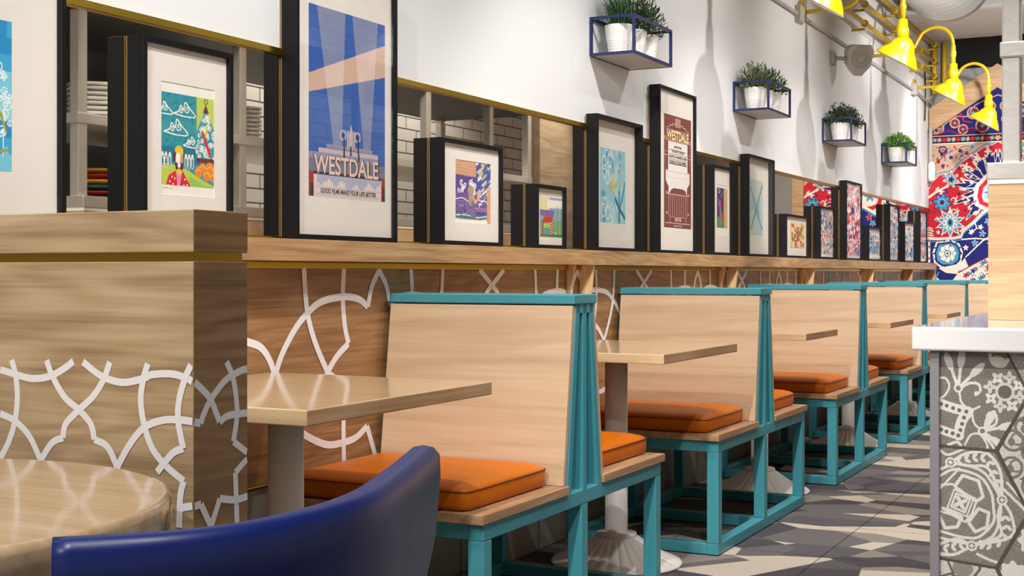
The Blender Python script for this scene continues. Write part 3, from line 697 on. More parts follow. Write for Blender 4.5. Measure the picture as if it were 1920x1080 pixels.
# -- tall WESTDALE poster, blue
t = frame(2.897, 3.405, 1.905, 'tall black framed blue WESTDALE poster with searchlight beams')
BP = (2.97, 3.355, 1.263, 1.792)
PAL = [(48, 92, 172), (128, 138, 172), (212, 176, 156), (150, 146, 172), (196, 182, 190), (118, 116, 142), (36, 30, 36), (158, 34, 30), (226, 206, 196), (226, 196, 184), (174, 176, 198)]
def dr(c, h):
    P = lambda *a: [(x, y*h) for x, y in a]
    m1 = c.pmask(P((.10, 0), (.46, 0), (.41, .74), (.31, .74))); m2 = c.pmask(P((.55, 0), (.90, 0), (.79, .76), (.71, .76)))
    c.put(m1 | m2, 1); m3 = c.pmask(P((0, .363), (1, .114), (1, .295), (0, .461))); c.put(m3, 2); c.put(m3 & (m1 | m2), 9)
    for q in ((.22, .72, .60, .76), (.60, .72, .82, .77), (.12, .745, .92, .78), (.0, .765, 1.0, .80)): c.rect(q[0], q[1]*h, q[2], q[3]*h, 3 if q[1] != .745 else 4)
    c.rect(.20, .738*h, .84, .742*h, 5); c.rect(0, .80*h, 1, .885*h, 5); c.rect(.9, .72*h, 1, .80*h, 0); c.rect(0, .72*h, .1, .765*h, 0)
    for x in (.43, .62): c.ring(x, .66*h, .035, .016, 4); c.ell(x, .66*h, .015, .015, 6); c.line(P((x+.01, .68), (x+.015, .79)), .02, 6)
    c.poly(P((.535, .60), (.56, .64), (.56, .73), (.51, .73), (.51, .64)), 4); c.line(P((.535, .60), (.535, .72)), .012, 2)
    c.rect(.48, .63*h, .50, .72*h, 4); c.rect(.57, .63*h, .59, .72*h, 4); c.line(P((.53, .72), (.53, .76)), .02, 6)
    c.rect(.05, .868*h, .97, .885*h, 6); c.rect(0, .87*h, .06, h, 7); c.rect(.02, .93*h, .06, h, 6); c.rect(.95, .87*h, 1, h, 7); c.rect(.97, .92*h, 1, h, 6)
    c.rect(.06, .885*h, .95, h, 8); r = random.Random(2)
    y = .9
    for i in range(34):
        x = .1+.025*i; d = .915+.02*math.sin(i*.9)+.025*math.exp(-((x-.55)/.14)**2)+.012*r.random(); c.rect(x, .885*h, x+.026, d*h, 10)
    c.rect(.09, .945*h, .94, .952*h, 10); c.rect(.09, .985*h, .94, .991*h, 10)
pr = art_canvas(t, BP, 150, PAL, dr)
PX = t['_px']
text('WESTDALE', .1, 'lettering', ink((60, 36, 40)), pr, lambda u, v: (PX+.0010, BP[0]+u, BP[2]+v), .187, .0615, .335, .004, .056)
text('WESTDALE', .1, 'lettering', ink((232, 200, 182)), pr, lambda u, v: (PX+.0014, BP[0]+u, BP[2]+v), .185, .0635, .325, .002, .053)
text('GOOD FILMS MAKE YOUR LIFE BETTER', .02, 'lettering', ink((24, 22, 30)), pr, lambda u, v: (PX+.0010, BP[0]+u, BP[2]+v), .195, .0105, .28, .0004, .0135)

# -- purple landscape with a figure
t = frame(3.677, 4.096, 1.488, 'black framed print of a figure in purple and blue waves, wide white mat', (3.781, 4.027, 1.218, 1.425))
PAL = [(240, 236, 226), (92, 66, 140), (70, 86, 160), (216, 160, 120), (150, 110, 160), (60, 130, 130), (206, 196, 150), (244, 240, 236), (120, 110, 140), (190, 60, 60), (96, 150, 90), (176, 150, 120)]
def dr(c, h):
    c.rect(0, 0, 1, h, 1); r = random.Random(8)
    c.rect(0, 0, .6, .2, 3)
    for i in range(5): c.line([(0, .03+.04*i), (.3, .02+.045*i), (.6, .04+.04*i)], .012, 11, True)
    c.rect(.58, 0, 1, .55, 2)
    for i in range(60):
        x, y = .56+.44*r.random(), .02+.58*r.random(); c.line([(x, y), (x+.09, y-.05)], .03, r.choice((6, 7, 2, 6, 1)))
    for i in range(14): c.spiral(.05+.5*r.random(), .25+.2*r.random(), .045, .018, 7, 1.4, r.random()*6)
    for i in range(7):
        y = .46+.035*i; c.line([(0, y), (.2, y-.02), (.4, y+.02), (.7, y-.01), (1, y+.02)], .014, (4, 8, 7)[i % 3], True)
    c.rect(0, .62, .45, .74, 1); c.rect(.6, .62, .9, .68, 4)
    for i in range(30): x, y = r.random()*.42, .6+.13*r.random(); c.line([(x, y), (x+.02, y-.05)], .012, 4)
    c.rect(0, .73, 1, h, 5)
    for i in range(9): y = .73+.015*i; c.line([(0, y), (.3, y-.02+.01*i), (.6, y+.02), (.9, y-.01)], .012, (10, 7, 2)[i % 3], True)
    c.ell(.43, .4, .09, .07, 11); c.poly([(.38, .42), (.5, .42), (.52, .6), (.42, .62), (.36, .56)], 11); c.poly([(.44, .56), (.55, .5), (.58, .78), (.5, .83), (.42, .8)], 8)
    c.ell(.60, .5, .05, .03, 9, .6); c.line([(.5, .45), (.56, .56), (.7, .4)], .03, 6, True); c.rect(.89, .36, 1, h, 3)
    c.rect(0, h-.045, .9, h, 0)
art_canvas(t, (3.781, 4.027, 1.218, 1.425), 130, PAL, dr)

# -- small square farm scene
t = frame(4.367, 4.624, 1.379, 'smallest square black framed print of red arches in a green field')
PAL = [(150, 160, 206), (226, 220, 160), (120, 100, 170), (100, 160, 100), (190, 60, 40), (60, 120, 70), (170, 200, 90), (90, 150, 150), (240, 236, 226)]
def dr(c, h):
    c.rect(0, 0, 1, h, 0); c.rect(0, 0, .42, .25, 1); c.rect(0, .24, .6, .36, 2); c.rect(0, .45, 1, h, 3); c.rect(.3, .05, 1, .2, 8)
    for i in range(7): c.rect(.62+.055*i, .2-.02*(i % 3), .65+.055*i, h*.95, (3, 6, 7)[i % 3])
    c.ell(.32, .52, .2, .12, 6); c.poly([(.15, .4), (.45, .36), (.48, .48), (.14, .5)], 4)
    for i in range(5): c.poly([(.15+.06*i, .42), (.19+.06*i, .3), (.22+.06*i, .42)], 4)
    c.rect(.1, .42, .16, .72, 4); c.poly([(.46, .38), (.55, .34), (.58, .72), (.46, .74)], 4)
    for i in range(5): c.line([(.46, .5+.05*i), (.57, .46+.05*i)], .012, 8)
    c.rect(.2, .58, .42, .76, 7); c.ring(.68, .7, .03, .016, 8); c.rect(0, h-.06, 1, h, 5)
art_canvas(t, (4.417, 4.614, 1.186, 1.335), 90, PAL, dr)

# -- abstract aqua with gold lines
t = frame(4.920, 5.420, 1.698, 'deep black frame with pale aqua abstract of gold loops, left of the brown poster', None, .034)
PAL = [(150, 200, 212), (90, 164, 196), (190, 214, 210), (60, 140, 180), (232, 240, 236), (200, 178, 70), (30, 104, 150), (206, 206, 160)]
def aqua(c, h):
    r = random.Random(11)
    for i in range(10): c.rect(i/10, 0, (i+1)/10, h, (0, 1, 0, 2, 2, 0, 2, 1, 2, 0)[i])
    for i in range(26): c.ell(r.random(), r.random()*h, .1, .16, r.choice((0, 2, 1, 0)), r.random()*3)
    for x, y in ((.16, .22), (.36, .18), (.26, .12), (.18, .36), (.4, .36), (.28, .44), (.12, .95), (.3, .98), (.45, .94), (.2, .86), (.5, 1.02)):
        c.put(abs(np.hypot((c.X-x)/.9, (c.Y-y)/1.2)-.085) < .008, 4)
    for i in range(9): c.line([(.45+.02*i, .3+.03*i), (.35, .62), (.55, .55), (.75-.02*i, .45+.02*i), (.4, .8-.04*i)], .007, 5, True)
    c.line([(.98, .5), (.88, .72), (.76, .95), (.74, 1.1)], .05, 3, True); c.line([(.6, .76), (.75, .9), (.98, 1.05)], .06, 6, True); c.line([(.78, .05), (.8, .12)], .03, 6)
    c.ell(.12, .7, .09, .05, 1)
art_canvas(t, (5.024, 5.296, 1.261, 1.571), 130, PAL, aqua)

# -- tall WESTDALE poster, brown
t = frame(5.624, 6.123, 1.906, 'tall black framed brown WESTDALE theatre poster')
BP2 = (5.714, 6.082, 1.261, 1.785)
PAL = [(124, 66, 56), (232, 224, 218), (196, 160, 150), (100, 48, 42), (206, 200, 198), (238, 214, 150)]
def dr(c, h):
    P = lambda *a: [(x, y*h) for x, y in a]
    def fr(x0, y0, x1, y1, w, col): c.line(P((x0, y0), (x1, y0), (x1, y1), (x0, y1), (x0, y0)), w, col)
    for x in (.42, .46, .50, .54, .58): c.rect(x-.012, .02*h, x+.012, .10*h, 2)
    c.line(P((.1, .125), (.1, .11), (.2, .11), (.2, .09), (.3, .09), (.3, .075), (.4, .075)), .012, 2); c.line(P((.9, .125), (.9, .11), (.8, .11), (.8, .09), (.7, .09), (.7, .075), (.6, .075)), .012, 2)
    fr(.10, .128, .90, .225, .010, 2)
    for x in (.05, .95): c.line(P((x, .2), (x, .33)), .012, 2); c.line(P((x, .36), (x, .42)), .012, 2)
    for x0, x1 in ((0, .1), (.9, 1)):
        for y in (.2, .22, .33, .36): c.line(P((x0, y), (x1, y)), .010, 2)
    c.rect(.15, .235*h, .86, .49*h, 1)
    for y in (.305, .345, .39, .43): c.line(P((.18, y), (.83, y)), .008, 3)
    c.poly(P((.06, .49), (.94, .49), (.94, .585), (.84, .635), (.84, .70), (.78, .655), (.66, .645), (.34, .645), (.26, .66), (.16, .71), (.16, .635), (.06, .585)), 1)
    c.line(P((.06, .55), (.94, .55)), .008, 4); c.line(P((.06, .50), (.94, .50)), .008, 4)
    for x in (.16, .22, .30, .38, .46, .54, .62, .70, .78, .84): c.line(P((x, .70), (x, .90)), .010, 2)
    c.line(P((.12, .70), (.88, .70)), .012, 2); fr(.22, .905, .80, .955, .010, 2); c.line(P((.05, .957), (.95, .957)), .012, 2)
    for x in (.1, .9): c.rect(x-.03, .68*h, x+.03, .70*h, 2); c.rect(x-.03, .86*h, x+.03, .88*h, 2)
pr = art_canvas(t, BP2, 150, PAL, dr)
PX2 = t['_px']; T2 = lambda u, v: (PX2+.0010, BP2[0]+u, BP2[2]+v); hh = BP2[3]-BP2[2]
text('WESTDALE', .1, 'lettering', ink((246, 222, 160)), pr, T2, .184, hh*.782, .29, .003, .045)
for s_, y_, w_ in (('NOW SHOWING', .712, .10), ('THE MOST UNIQUE', .668, .17), ('BEAUTIFUL WONDERFUL FILMS', .622, .235), ('THIS SIDE OF THE ESCARPMENT', .577, .235)):
    text(s_, .02, 'lettering', ink((50, 36, 36)), pr, T2, .184, hh*y_, w_, .0004, .0125)
text('SINCE 1935', .02, 'lettering', ink((240, 228, 222)), pr, T2, .184, hh*.06, .085, .0005, .016)
text('HAMILTON ONTARIO', .02, 'lettering', ink((240, 228, 222)), pr, T2, .184, hh*.012, .11, .0002, .007)

# -- purple night cactus
t = frame(6.386, 6.690, 1.598, 'black portrait frame with purple night print, right of the brown poster', (6.465, 6.655, 1.24, 1.502))
PAL = [(240, 236, 226), (74, 50, 104), (60, 120, 80), (206, 90, 110), (214, 176, 130), (110, 160, 100), (236, 220, 230), (150, 60, 70)]
def dr(c, h):
    c.rect(.05, .08, .95, h*.84, 1); c.rect(.62, .08, .95, h*.84, 4); c.rect(.05, h*.62, .66, h*.84, 2)
    for x, y in ((.2, .2), (.4, .3), (.3, .15), (.15, .4), (.5, .22)): c.ell(x, y, .02, .02, 6)
    c.ring(.25, .16, .05, .02, 6); c.line([(.3, .5), (.34, .75), (.32, 1.1)], .12, 5, True); c.ell(.28, .5, .1, .1, 3); c.ell(.24, .62, .07, .06, 7); c.ell(.42, .9, .12, .16, 3); c.ell(.42, .9, .06, .1, 7)
    for i in range(6): c.line([(.06, h*.66+.04*i), (.3, h*.64+.04*i), (.62, h*.67+.04*i)], .014, 5, True)
art_canvas(t, (6.465, 6.655, 1.24, 1.502), 90, PAL, dr)

# -- deep frame with crossing blue strokes
t = frame(6.977, 7.478, 1.699, 'deep black frame with pale print of crossing blue strokes, below the second planter box', None, .034)
def dr(c, h):
    c.rect(0, 0, 1, h, 2); r = random.Random(4)
    for i in range(30): c.ell(r.random(), r.random()*h, .12, .2, r.choice((2, 0, 7, 2)), r.random()*3)
    c.line([(.05, .2), (.4, .55), (.8, 1.0), (.95, 1.1)], .05, 3, True); c.line([(.95, .1), (.6, .5), (.3, .85), (.1, 1.1)], .05, 6, True); c.line([(.1, .7), (.5, .6), (.9, .75)], .014, 5, True)
art_canvas(t, (7.108, 7.354, 1.262, 1.571), 90, [(150, 196, 206), (90, 164, 196), (190, 208, 204), (80, 140, 180), (232, 240, 236), (200, 178, 70), (60, 104, 150), (206, 206, 160)], dr)

# -- small warm town print
t = frame(7.730, 8.238, 1.403, 'low wide black frame with warm orange town print in a white mat')
def dr(c, h):
    r = random.Random(6); c.rect(0, 0, 1, h, 1)
    for i in range(70):
        x, y = r.random(), r.random()*h; c.rect(x, y, x+.06+.1*r.random(), y+.03+.08*r.random(), r.choice((1, 2, 3, 4, 5, 3, 4)))
art_canvas(t, (7.858, 8.179, 1.203, 1.356), 80, [(240, 236, 226), (226, 196, 120), (206, 120, 50), (190, 50, 40), (236, 214, 170), (110, 110, 60)], dr)

# -- the seven frames towards the mural: rug-like prints, the mural's glass reflection put into their colours
def rugart(seed, cols):
    def dr(c, h):
        r = random.Random(seed); c.rect(0, 0, 1, h, cols[0])
        for i in range(int(16*h)+6):
            x, y = r.random(), r.random()*h; q = .1+.16*r.random(); k = r.choice(cols[1:])
            c.star(x, y, q*1.2, r.randint(4, 9), .45, 2, r.random()*6); c.star(x, y, q, r.randint(4, 9), .5, k, r.random()*6); c.ell(x, y, q*.3, q*.3, r.choice((0, 1, 2, 4)))
        for i in range(4):
            y = r.random()*h; c.line([(0, y), (.3, y-.1), (.6, y+.12), (1, y)], .035, r.choice(cols[1:]+[2]), True)
    return dr
RP = [(196, 50, 62), (44, 54, 130), (236, 228, 216), (220, 160, 156), (80, 160, 190), (222, 198, 190), (130, 40, 60)]
for y0, y1, z1, lab, base, sd, ml in (
    (8.534, 8.926, 1.486, 'black frame with pink and maroon blossom print and painted mural reflection, right of the orange town print', 3, 21, .02),
    (9.265, 9.750, 1.698, 'tall black frame with red and navy rug print and painted mural reflection, tallest towards the mural', 0, 22, .02),
    (9.980, 10.434, 1.403, 'low black frame with blue and cream loop print, right of the tall rug print', 2, 23, .03),
    (10.751, 11.138, 1.600, 'slim black frame with pale blue line print, third from the right end', 5, 24, .03),
    (11.368, 11.820, 1.485, 'black frame with muted pink and grey print, second from the right end', 5, 25, .03),
    (12.080, 12.420, 1.602, 'black frame with red and blue rug print and painted mural reflection, last at the right end of the ledge', 0, 26, .02)):
    t = frame(y0, y1, z1, lab)
    art_canvas(t, (y0+.014+ml, y1-.014-ml, 1.156+ml, z1-.014-ml), 70, RP, rugart(sd, [base, 0, 1, 4, 6, 3] if base in (0, 3) else [base, 4, 1, 4, 5]))

# ------------------------------------------------------------------ planter boxes with potted plants
def leafset(b, base, n, spread, hgt, lw, ll, kind, rnd, mi=1):
    for i in range(n):
        a = rnd.random()*2*PI
        if kind == 'grass':
            r0 = .035*rnd.random(); L_ = hgt*(.6+.5*rnd.random()); lean = spread*(.2+.9*rnd.random())
            p0 = Vector((base[0]+r0*math.cos(a), base[1]+r0*math.sin(a), base[2])); d = Vector((math.cos(a), math.sin(a), 0)); s = Vector((-d.y, d.x, 0))*lw
            p1 = p0+d*lean*.4+Vector((0, 0, L_*.6)); p2 = p0+d*lean+Vector((0, 0, L_))
            V = [b.bm.verts.new(q) for q in (p0-s, p0+s, p1-s*.8, p1+s*.8, p2)]
            for f in ((0, 1, 3, 2), (2, 3, 4)):
                F = b.bm.faces.new([V[j] for j in f]); F.material_index = rnd.choice((0, 1, 1, 2))
        else:
            el = math.asin(rnd.random()*.98); rr = (.55+.5*rnd.random())
            c = Vector((base[0]+spread*rr*math.cos(a)*math.cos(el), base[1]+spread*rr*math.sin(a)*math.cos(el), base[2]+.012+hgt*rr*math.sin(el)))
            d = (Vector((math.cos(a)*math.cos(el), math.sin(a)*math.cos(el), math.sin(el)+.35))+Vector((rnd.uniform(-.7, .7), rnd.uniform(-.7, .7), rnd.uniform(-.5, .5)))).normalized()
            s = d.cross(Vector((rnd.uniform(-1, 1), rnd.uniform(-1, 1), 1))).normalized()*lw; up = d.cross(s).normalized()*lw*.5
            V = [b.bm.verts.new(q) for q in (c-d*ll*.5, c+s+up, c+d*ll*.5, c-s+up)]
            m_ = rnd.choice((0, 1, 1, 2))
            for f in ((0, 1, 2), (0, 2, 3)):
                F = b.bm.faces.new([V[j] for j in f]); F.material_index = m_
def pot(x, y, z, h, r, label, group, kind, cols, n, spread, hgt, lw, ll, seed):
    t = thing('potted_plant', (x, y, z), label, 'potted plant', group)
    pf = [(r*.70, z+.001), (r*.74, z+.004)]
    for i in range(5): zz = z+h*(.08+.09*i); pf += [(r*(.745+.03*i), zz), (r*(.775+.03*i), zz+h*.035), (r*(.76+.03*i), zz+h*.07)]
    pf += [(r*.92, z+h*.6), (r*.99, z+h*.96), (r, z+h), (r*.95, z+h), (r*.90, z+h*.86), (.001, z+h*.86)]
    MB().lathe(pf, (x, y, 0), 36, cap=False).build('pot', CERAM, t)
    b = MB(); b.keepn = True; rnd = random.Random(seed); leafset(b, (x, y, z+h*.86), n, spread, hgt, lw, ll, kind, rnd)
    if kind != 'grass':
        for i in range(14):
            a = rnd.random()*6.28; q = rnd.random()*spread*.8
            b.mi = 0; b.tube([(x, y, z+h*.86), (x+q*.5*math.cos(a), y+q*.5*math.sin(a), z+h+hgt*.3), (x+q*math.cos(a), y+q*math.sin(a), z+h+hgt*.7)], .0018, 5)
    b.build('foliage', [mat('leaf_%02x%02x%02x' % q, q, .5) for q in cols], t)
GRASS = [(34, 62, 30), (52, 88, 42), (78, 112, 58)]; SAGE = [(70, 84, 56), (104, 116, 78), (140, 146, 104)]; DEEP = [(30, 50, 28), (48, 76, 40), (78, 110, 58)]; BRIGHT = [(70, 124, 36), (106, 166, 54), (150, 198, 84)]
boxes = [(4.973, 1.940, 'first', 'grass', GRASS, (GRASS, DEEP, DEEP), 'spiky dark green'),
         (6.878, 1.921, 'second', 'leaf', SAGE, (SAGE, DEEP, DEEP), 'grey green rosemary'),
         (8.806, 1.926, 'third', 'leaf', DEEP, (DEEP, DEEP, DEEP), 'dense dark green'),
         (10.695, 1.922, 'fourth', 'leaf', BRIGHT, (BRIGHT, BRIGHT, BRIGHT), 'bright green leafy')]
for i, (y0, z0, nth, kind, _c, cols, word) in enumerate(boxes):
    x0, x1, y1, z1, w = WX+.001, -2.0, y0+.435, z0+.160, .011
    t = thing('planter_box', (-2.1, y0+.2175, z0), nth+' navy wire planter box from the left on the white wall', 'wall planter', 'navy planter boxes on the white wall')
    for yy, nm in ((y0, 'end_frame'), (y1-w, 'end_frame')):
        b = MB(); b.box(x0, x1, yy, yy+w, z0, z0+w).box(x0, x1, yy, yy+w, z1-w, z1).box(x0, x0+w, yy, yy+w, z0+w, z1-w).box(x1-w, x1, yy, yy+w, z0+w, z1-w); b.build(nm, NAVY, t)
    b = MB()
    for xx in (x0, x1-w):
        for zz in (z0, z1-w): b.box(xx, xx+w, y0+w, y1-w, zz, zz+w)
    b.build('long_rail', NAVY, t)
    MB().box(x0+w, x1-w, y0+w, y1-w, z0+.001, z0+.006).build('base_panel', mat('planter_base_grey', (188, 184, 180), .5), t)
    for k, pos in enumerate(('front', 'middle', 'rear')):
        yy = y0+.078+.14*k
        n, sp, hg = (170, .085, .16) if kind == 'grass' and k == 0 else (520 if i != 3 else 260, .10, .145 if i != 3 else .125)
        kd = 'grass' if (kind == 'grass' and k == 0) else 'leaf'
        if i == 0 and k > 0: n, hg, sp = 520, .17, .095
        pot(-2.098, yy, z0+.0062, .122, .062, '%s plant in ribbed white pot, %s pot of the %s planter box' % (word, pos, nth), 'potted plants in the planter boxes', kd, cols[k],
            n, sp, hg, .0032 if kd == 'grass' else (.0035 if i < 2 else (.0050 if i == 2 else .009)), .03 if i < 2 else (.02 if i == 2 else .028), 40+i*5+k)

# ------------------------------------------------------------------ yellow barn lights
def barn_light(y, label):
    x = -1.568
    t = thing('barn_light', (WX, y, 2.695), label, 'wall lamp', 'yellow gooseneck barn lights on the white wall')
    MB().lathe([(.078, 0), (.078, .008), (.07, .016), (.03, .02), (.03, .034), (.001, .036)], (WX, y, 2.695), 32, axis=(1, 0, 0)).build('wall_flange', YELLOW, t)
    path = catmull([(WX+.02, y, 2.695), (-2.05, y, 2.695), (-1.92, y, 2.70), (-1.852, y, 2.735), (-1.82, y, 2.79), (-1.775, y, 2.85), (-1.69, y, 2.876), (-1.612, y, 2.845), (-1.574, y, 2.78), (x, y, 2.70)], 7)
    MB().tube(path, .0125, 14).build('gooseneck_arm', YELLOW, t)
    MB().lathe([(.016, 2.735), (.018, 2.72), (.018, 2.69), (.024, 2.68), (.021, 2.655), (.017, 2.64), (.017, 2.60)], (x, y, 0), 20).build('swivel_knuckle', YELLOW, t)
    MB().lathe([(.016, 2.60), (.030, 2.592), (.031, 2.545), (.036, 2.543), (.037, 2.478)], (x, y, 0), 28).build('socket_cap', YELLOW, t)
    def rings(off):
        out = []
        for r, cz, cx, tilt in ((.037, 2.482, 0, 0), (.050, 2.474, 0, 4), (.066, 2.456, 0, 12), (.077, 2.432, -.002, 22), (.080, 2.420, -.004, 26), (.092, 2.408, -.009, 27), (.118, 2.382, -.022, 29), (.137, 2.352, -.034, 30.5), (.140, 2.347, -.036, 30.5)):
            a = math.radians(tilt); r -= off; ring = []
            for k in range(40):
                th = 2*PI*k/40; u, v = r*math.cos(th), r*math.sin(th)
                ring.append((x+cx+u*math.cos(a), y+v, cz-off*.6-u*math.sin(a)))
            out.append(ring)
        return out
    b = MB(); b.keepn = True; b.loft(rings(0), False, True, True); sh = b.build('shade', YELLOW, t)
    b = MB(); b.keepn = True; b.loft(rings(.003), False, True, True); b.loft([rings(0)[-1], rings(.003)[-1]], False, True); b.build('white_lining', WENAM, sh)
    return t
bl = barn_light(6.345, 'nearest yellow barn light, cut by the top of the view')
for i, lab in enumerate(('second yellow barn light from the near end, beside the grey speaker', 'third yellow barn light from the near end, over the last planter box', 'farthest yellow barn light, in front of the rug mural')):
    c_ = copy_tree(bl); c_.location.y = 6.345+1.913*(i+1); c_['label'] = lab

# conduit along the wall, pipes, speaker
cd = thing('wall_conduit', (WX, 9, 2.66), 'grey electrical conduit running along the white wall behind the barn lights', 'conduit')
MB().tube([(WX+.014, 4.5, 2.665), (WX+.014, 12.2, 2.665), (WX+.02, 12.55, 2.64), (WX+.06, 12.75, 2.63)], .012, 10).build('pipe', GREYC, cd)
for y in (6.25, 8.17, 10.08, 12.0): MB().box(WX, WX+.04, y-.045, y+.045, 2.62, 2.72, .005).build('junction_box', GREYC, cd)
for z, nm in ((2.86, 'lowest'), (3.0, 'middle'), (3.15, 'highest')):
    p = thing('yellow_pipe', (WX, 9, z), nm+' of three yellow pipes running along the top of the white wall', 'pipe', 'yellow pipes along the wall')
    MB().tube([(WX+.09, 4.5, z), (WX+.09, 12.72, z)], .017, 12).build('pipe_run', YDULL, p)
    for y in (7.2, 8.6, 9.7, 10.8, 11.9, 12.6):
        MB().box(WX+.002, WX+.09, y-.012, y+.012, z-.05, z-.035).build('pipe_bracket', YDULL, p)
        MB().lathe([(.017, -.02), (.026, -.02), (.026, .02), (.017, .02)], (WX+.09, y, z), 14, axis=(0, 1, 0)).build('coupling', YDULL, p)
for x, nm in ((-2.14, 'left'), (-2.05, 'right')):
    tag(MB().tube([(x, 12.80, 2.72), (x, 12.80, 3.2)], .022, 14).build('yellow_riser', YDULL, origin=(x, 12.8, 2.72)), nm+' of two vertical yellow riser pipes in the far corner', 'pipe', 'yellow riser pipes')
tag(MB().tube([(-2.185, 12.55, 2.45), (-2.18, 12.56, 2.7), (-2.185, 12.55, 2.95)], .006, 6).build('black_cable', BLACK, origin=(-2.185, 12.55, 2.45)), 'thin black cable hanging down the white wall near the far corner', 'cable')
sp = thing('wall_speaker', (WX, 9.2, 2.52), 'grey white wall speaker with ringed face between two barn lights', 'speaker')
MB().box(WX, WX+.03, 9.02, 9.10, 2.48, 2.56, .004).tube([(WX+.02, 9.06, 2.52), (-2.10, 9.12, 2.52)], .014).build('wall_bracket', GREYC, sp)
ax = Vector((.62, -.72, -.30)).normalized(); ctr = Vector((-2.045, 9.18, 2.525))
SPK = mat('speaker_grey', (226, 222, 218), .5)
u_ = ax.cross(Vector((0, 0, 1))).normalized(); v_ = u_.cross(ax).normalized()
shield = [(-.10, .06), (-.07, .10), (.07, .10), (.10, .06), (.085, -.05), (.03, -.115), (-.03, -.115), (-.085, -.05)]
def ringat(d, s): return [ctr+ax*d+u_*a*s+v_*e_*s for a, e_ in shield]
MB().loft([ringat(-.09, .55), ringat(-.06, .8), ringat(.03, 1), ringat(.045, .93)]).build('cabinet', SPK, sp)
MB().lathe([(.075, .044), (.075, .052), (.066, .052), (.064, .046), (.052, .046), (.050, .054), (.042, .054), (.040, .047), (.026, .047), (.024, .056), (.012, .058), (.001, .06)], ctr+v_*.015, 36, axis=ax).build('ringed_face', mat('speaker_face_grey', (210, 206, 202), .5), sp)

# spiral duct
du = thing('spiral_duct', (-1.75, 8.5, 3.42), 'large ribbed spiral metal duct under the ceiling above the barn lights', 'duct')
def ductr(a, b_, n):
    pr_ = []; L_ = b_-a
    for i in range(n):
        z = a+L_*i/n; pr_ += [(.335, z), (.335, z+L_/n*.6), (.357, z+L_/n*.72), (.357, z+L_/n*.86)]
    return pr_+[(.335, b_)]
MB().lathe(ductr(6.0, 10.95, 36), (-1.75, 0, 3.43), 48, axis=(0, 1, 0)).build('duct_run', GALV, du)
MB().lathe([(.345, 10.95), (.36, 10.96), (.36, 11.02), (.345, 11.03), (.335, 11.2), (.25, 11.33), (.001, 11.36)], (-1.75, 0, 3.43), 48, axis=(0, 1, 0)).build('end_cap', GALV, du)
tag(MB().box(-.86, -.1, 10.9, 11.35, 2.98, 3.6, .01).build('ceiling_bulkhead', CEIL, origin=(-.5, 11, 3.3)), 'pale boxed bulkhead beside the spiral duct', 'bulkhead')

# ------------------------------------------------------------------ serving counter with patterned hexagon tiles, pass and kitchen
sc_ = thing('serving_counter', (.4, 4.5, 0), 'white topped serving counter faced with grey patterned hexagon tiles', 'counter')
CY = 3.303
MB().box(-.607, .98, CY, 7.9, .862, .92, .006, 3).build('countertop', QUARTZ, sc_)
MB().box(-.561, .95, CY+.035, 7.88, 0, .8615).build('body', mat('counter_grey', (120, 116, 116), .6), sc_)
MB().box(-.5665, -.545, CY+.018, CY+.0349, 0, .8612, .001).build('corner_strip', mat('corner_strip_grey', (138, 134, 138), .45, bump=.05, bscale=90), sc_)
TC = [(128, 122, 112), (108, 103, 95), (148, 142, 132), (226, 220, 212), (84, 80, 78), (214, 208, 200)]
c = Canvas(330, 440, 330, 0)          # tile pattern space: about 1.3 mm per unit
G = lambda x, y: (x-63/2.511, y-28/2.511)
c.noise([0, 1, 2], .55, 3, 3)
Q = lambda x, y: ((x-63)/2.511, (y-28)/2.511)      # from close-up measurements
LW = [1.0]
def LN(pts, w, col, sm=True): c.line([Q(*p) for p in pts], w*LW[0]/2.511, col, sm)
def EL(x, y, rx, ry, col, rot=0): p = Q(x, y); c.ell(p[0], p[1], rx/2.511, ry/2.511, col, rot)
def RG(x, y, r, w, col): p = Q(x, y); c.ring(p[0], p[1], r/2.511, w/2.511, col)
def PO(pts, col): c.poly([Q(*p) for p in pts], col)
LT = 3
hexA = [(-130, 455), (310, 470), (455, 215), (340, -10), (-130, -10)]
hexB = [(-130, 455), (310, 472), (452, 735), (312, 995), (-130, 960)]
hexC = [(318, 470), (455, 215), (760, 200), (900, 470), (760, 735), (452, 735)]
hexD = [(-130, 960), (312, 995), (440, 1260), (-130, 1400)]
hexE = [(318, 995), (455, 740), (760, 740), (900, 1000), (760, 1300), (440, 1260)]
hexF = [(340, -10), (455, 215), (760, 200), (900, -30)]
clip = lambda h: setattr(c, 'clip', c.pmask([Q(*p) for p in h]))
clip(hexA)
for cx, cy, tips in ((145, 195, ((100, 70), (160, 55), (235, 105))), (252, 385, ((290, 320), (370, 355), (330, 440)))):
    for tx, ty in tips:
        LN([(cx, cy), ((cx+tx)/2, (cy+ty)/2), (tx, ty)], 14, LT)
        a = math.atan2(ty-cy, tx-cx); EL(tx-8*math.cos(a), ty-8*math.sin(a), 44, 17, LT, a)
    RG(cx, cy, 16, 9, LT); EL(cx, cy, 11, 11, 0)
LN([(60, 150), (90, 155), (105, 190), (85, 230), (60, 245)], 9, LT); LN([(150, 215), (160, 260), (200, 290), (240, 275)], 10, LT); LN([(160, 190), (200, 170), (235, 175), (242, 205), (222, 222)], 12, LT); EL(226, 216, 10, 10, LT)
LN([(205, 300), (215, 350), (240, 375)], 10, LT); LN([(270, 370), (310, 350), (312, 310), (285, 300), (272, 318)], 11, LT); EL(278, 316, 9, 9, LT)
LN([(60, 268), (115, 285), (190, 300)], 46, LT); LN([(190, 300), (160, 345), (145, 410)], 46, LT); LN([(60, 385), (115, 402), (150, 412)], 40, LT)
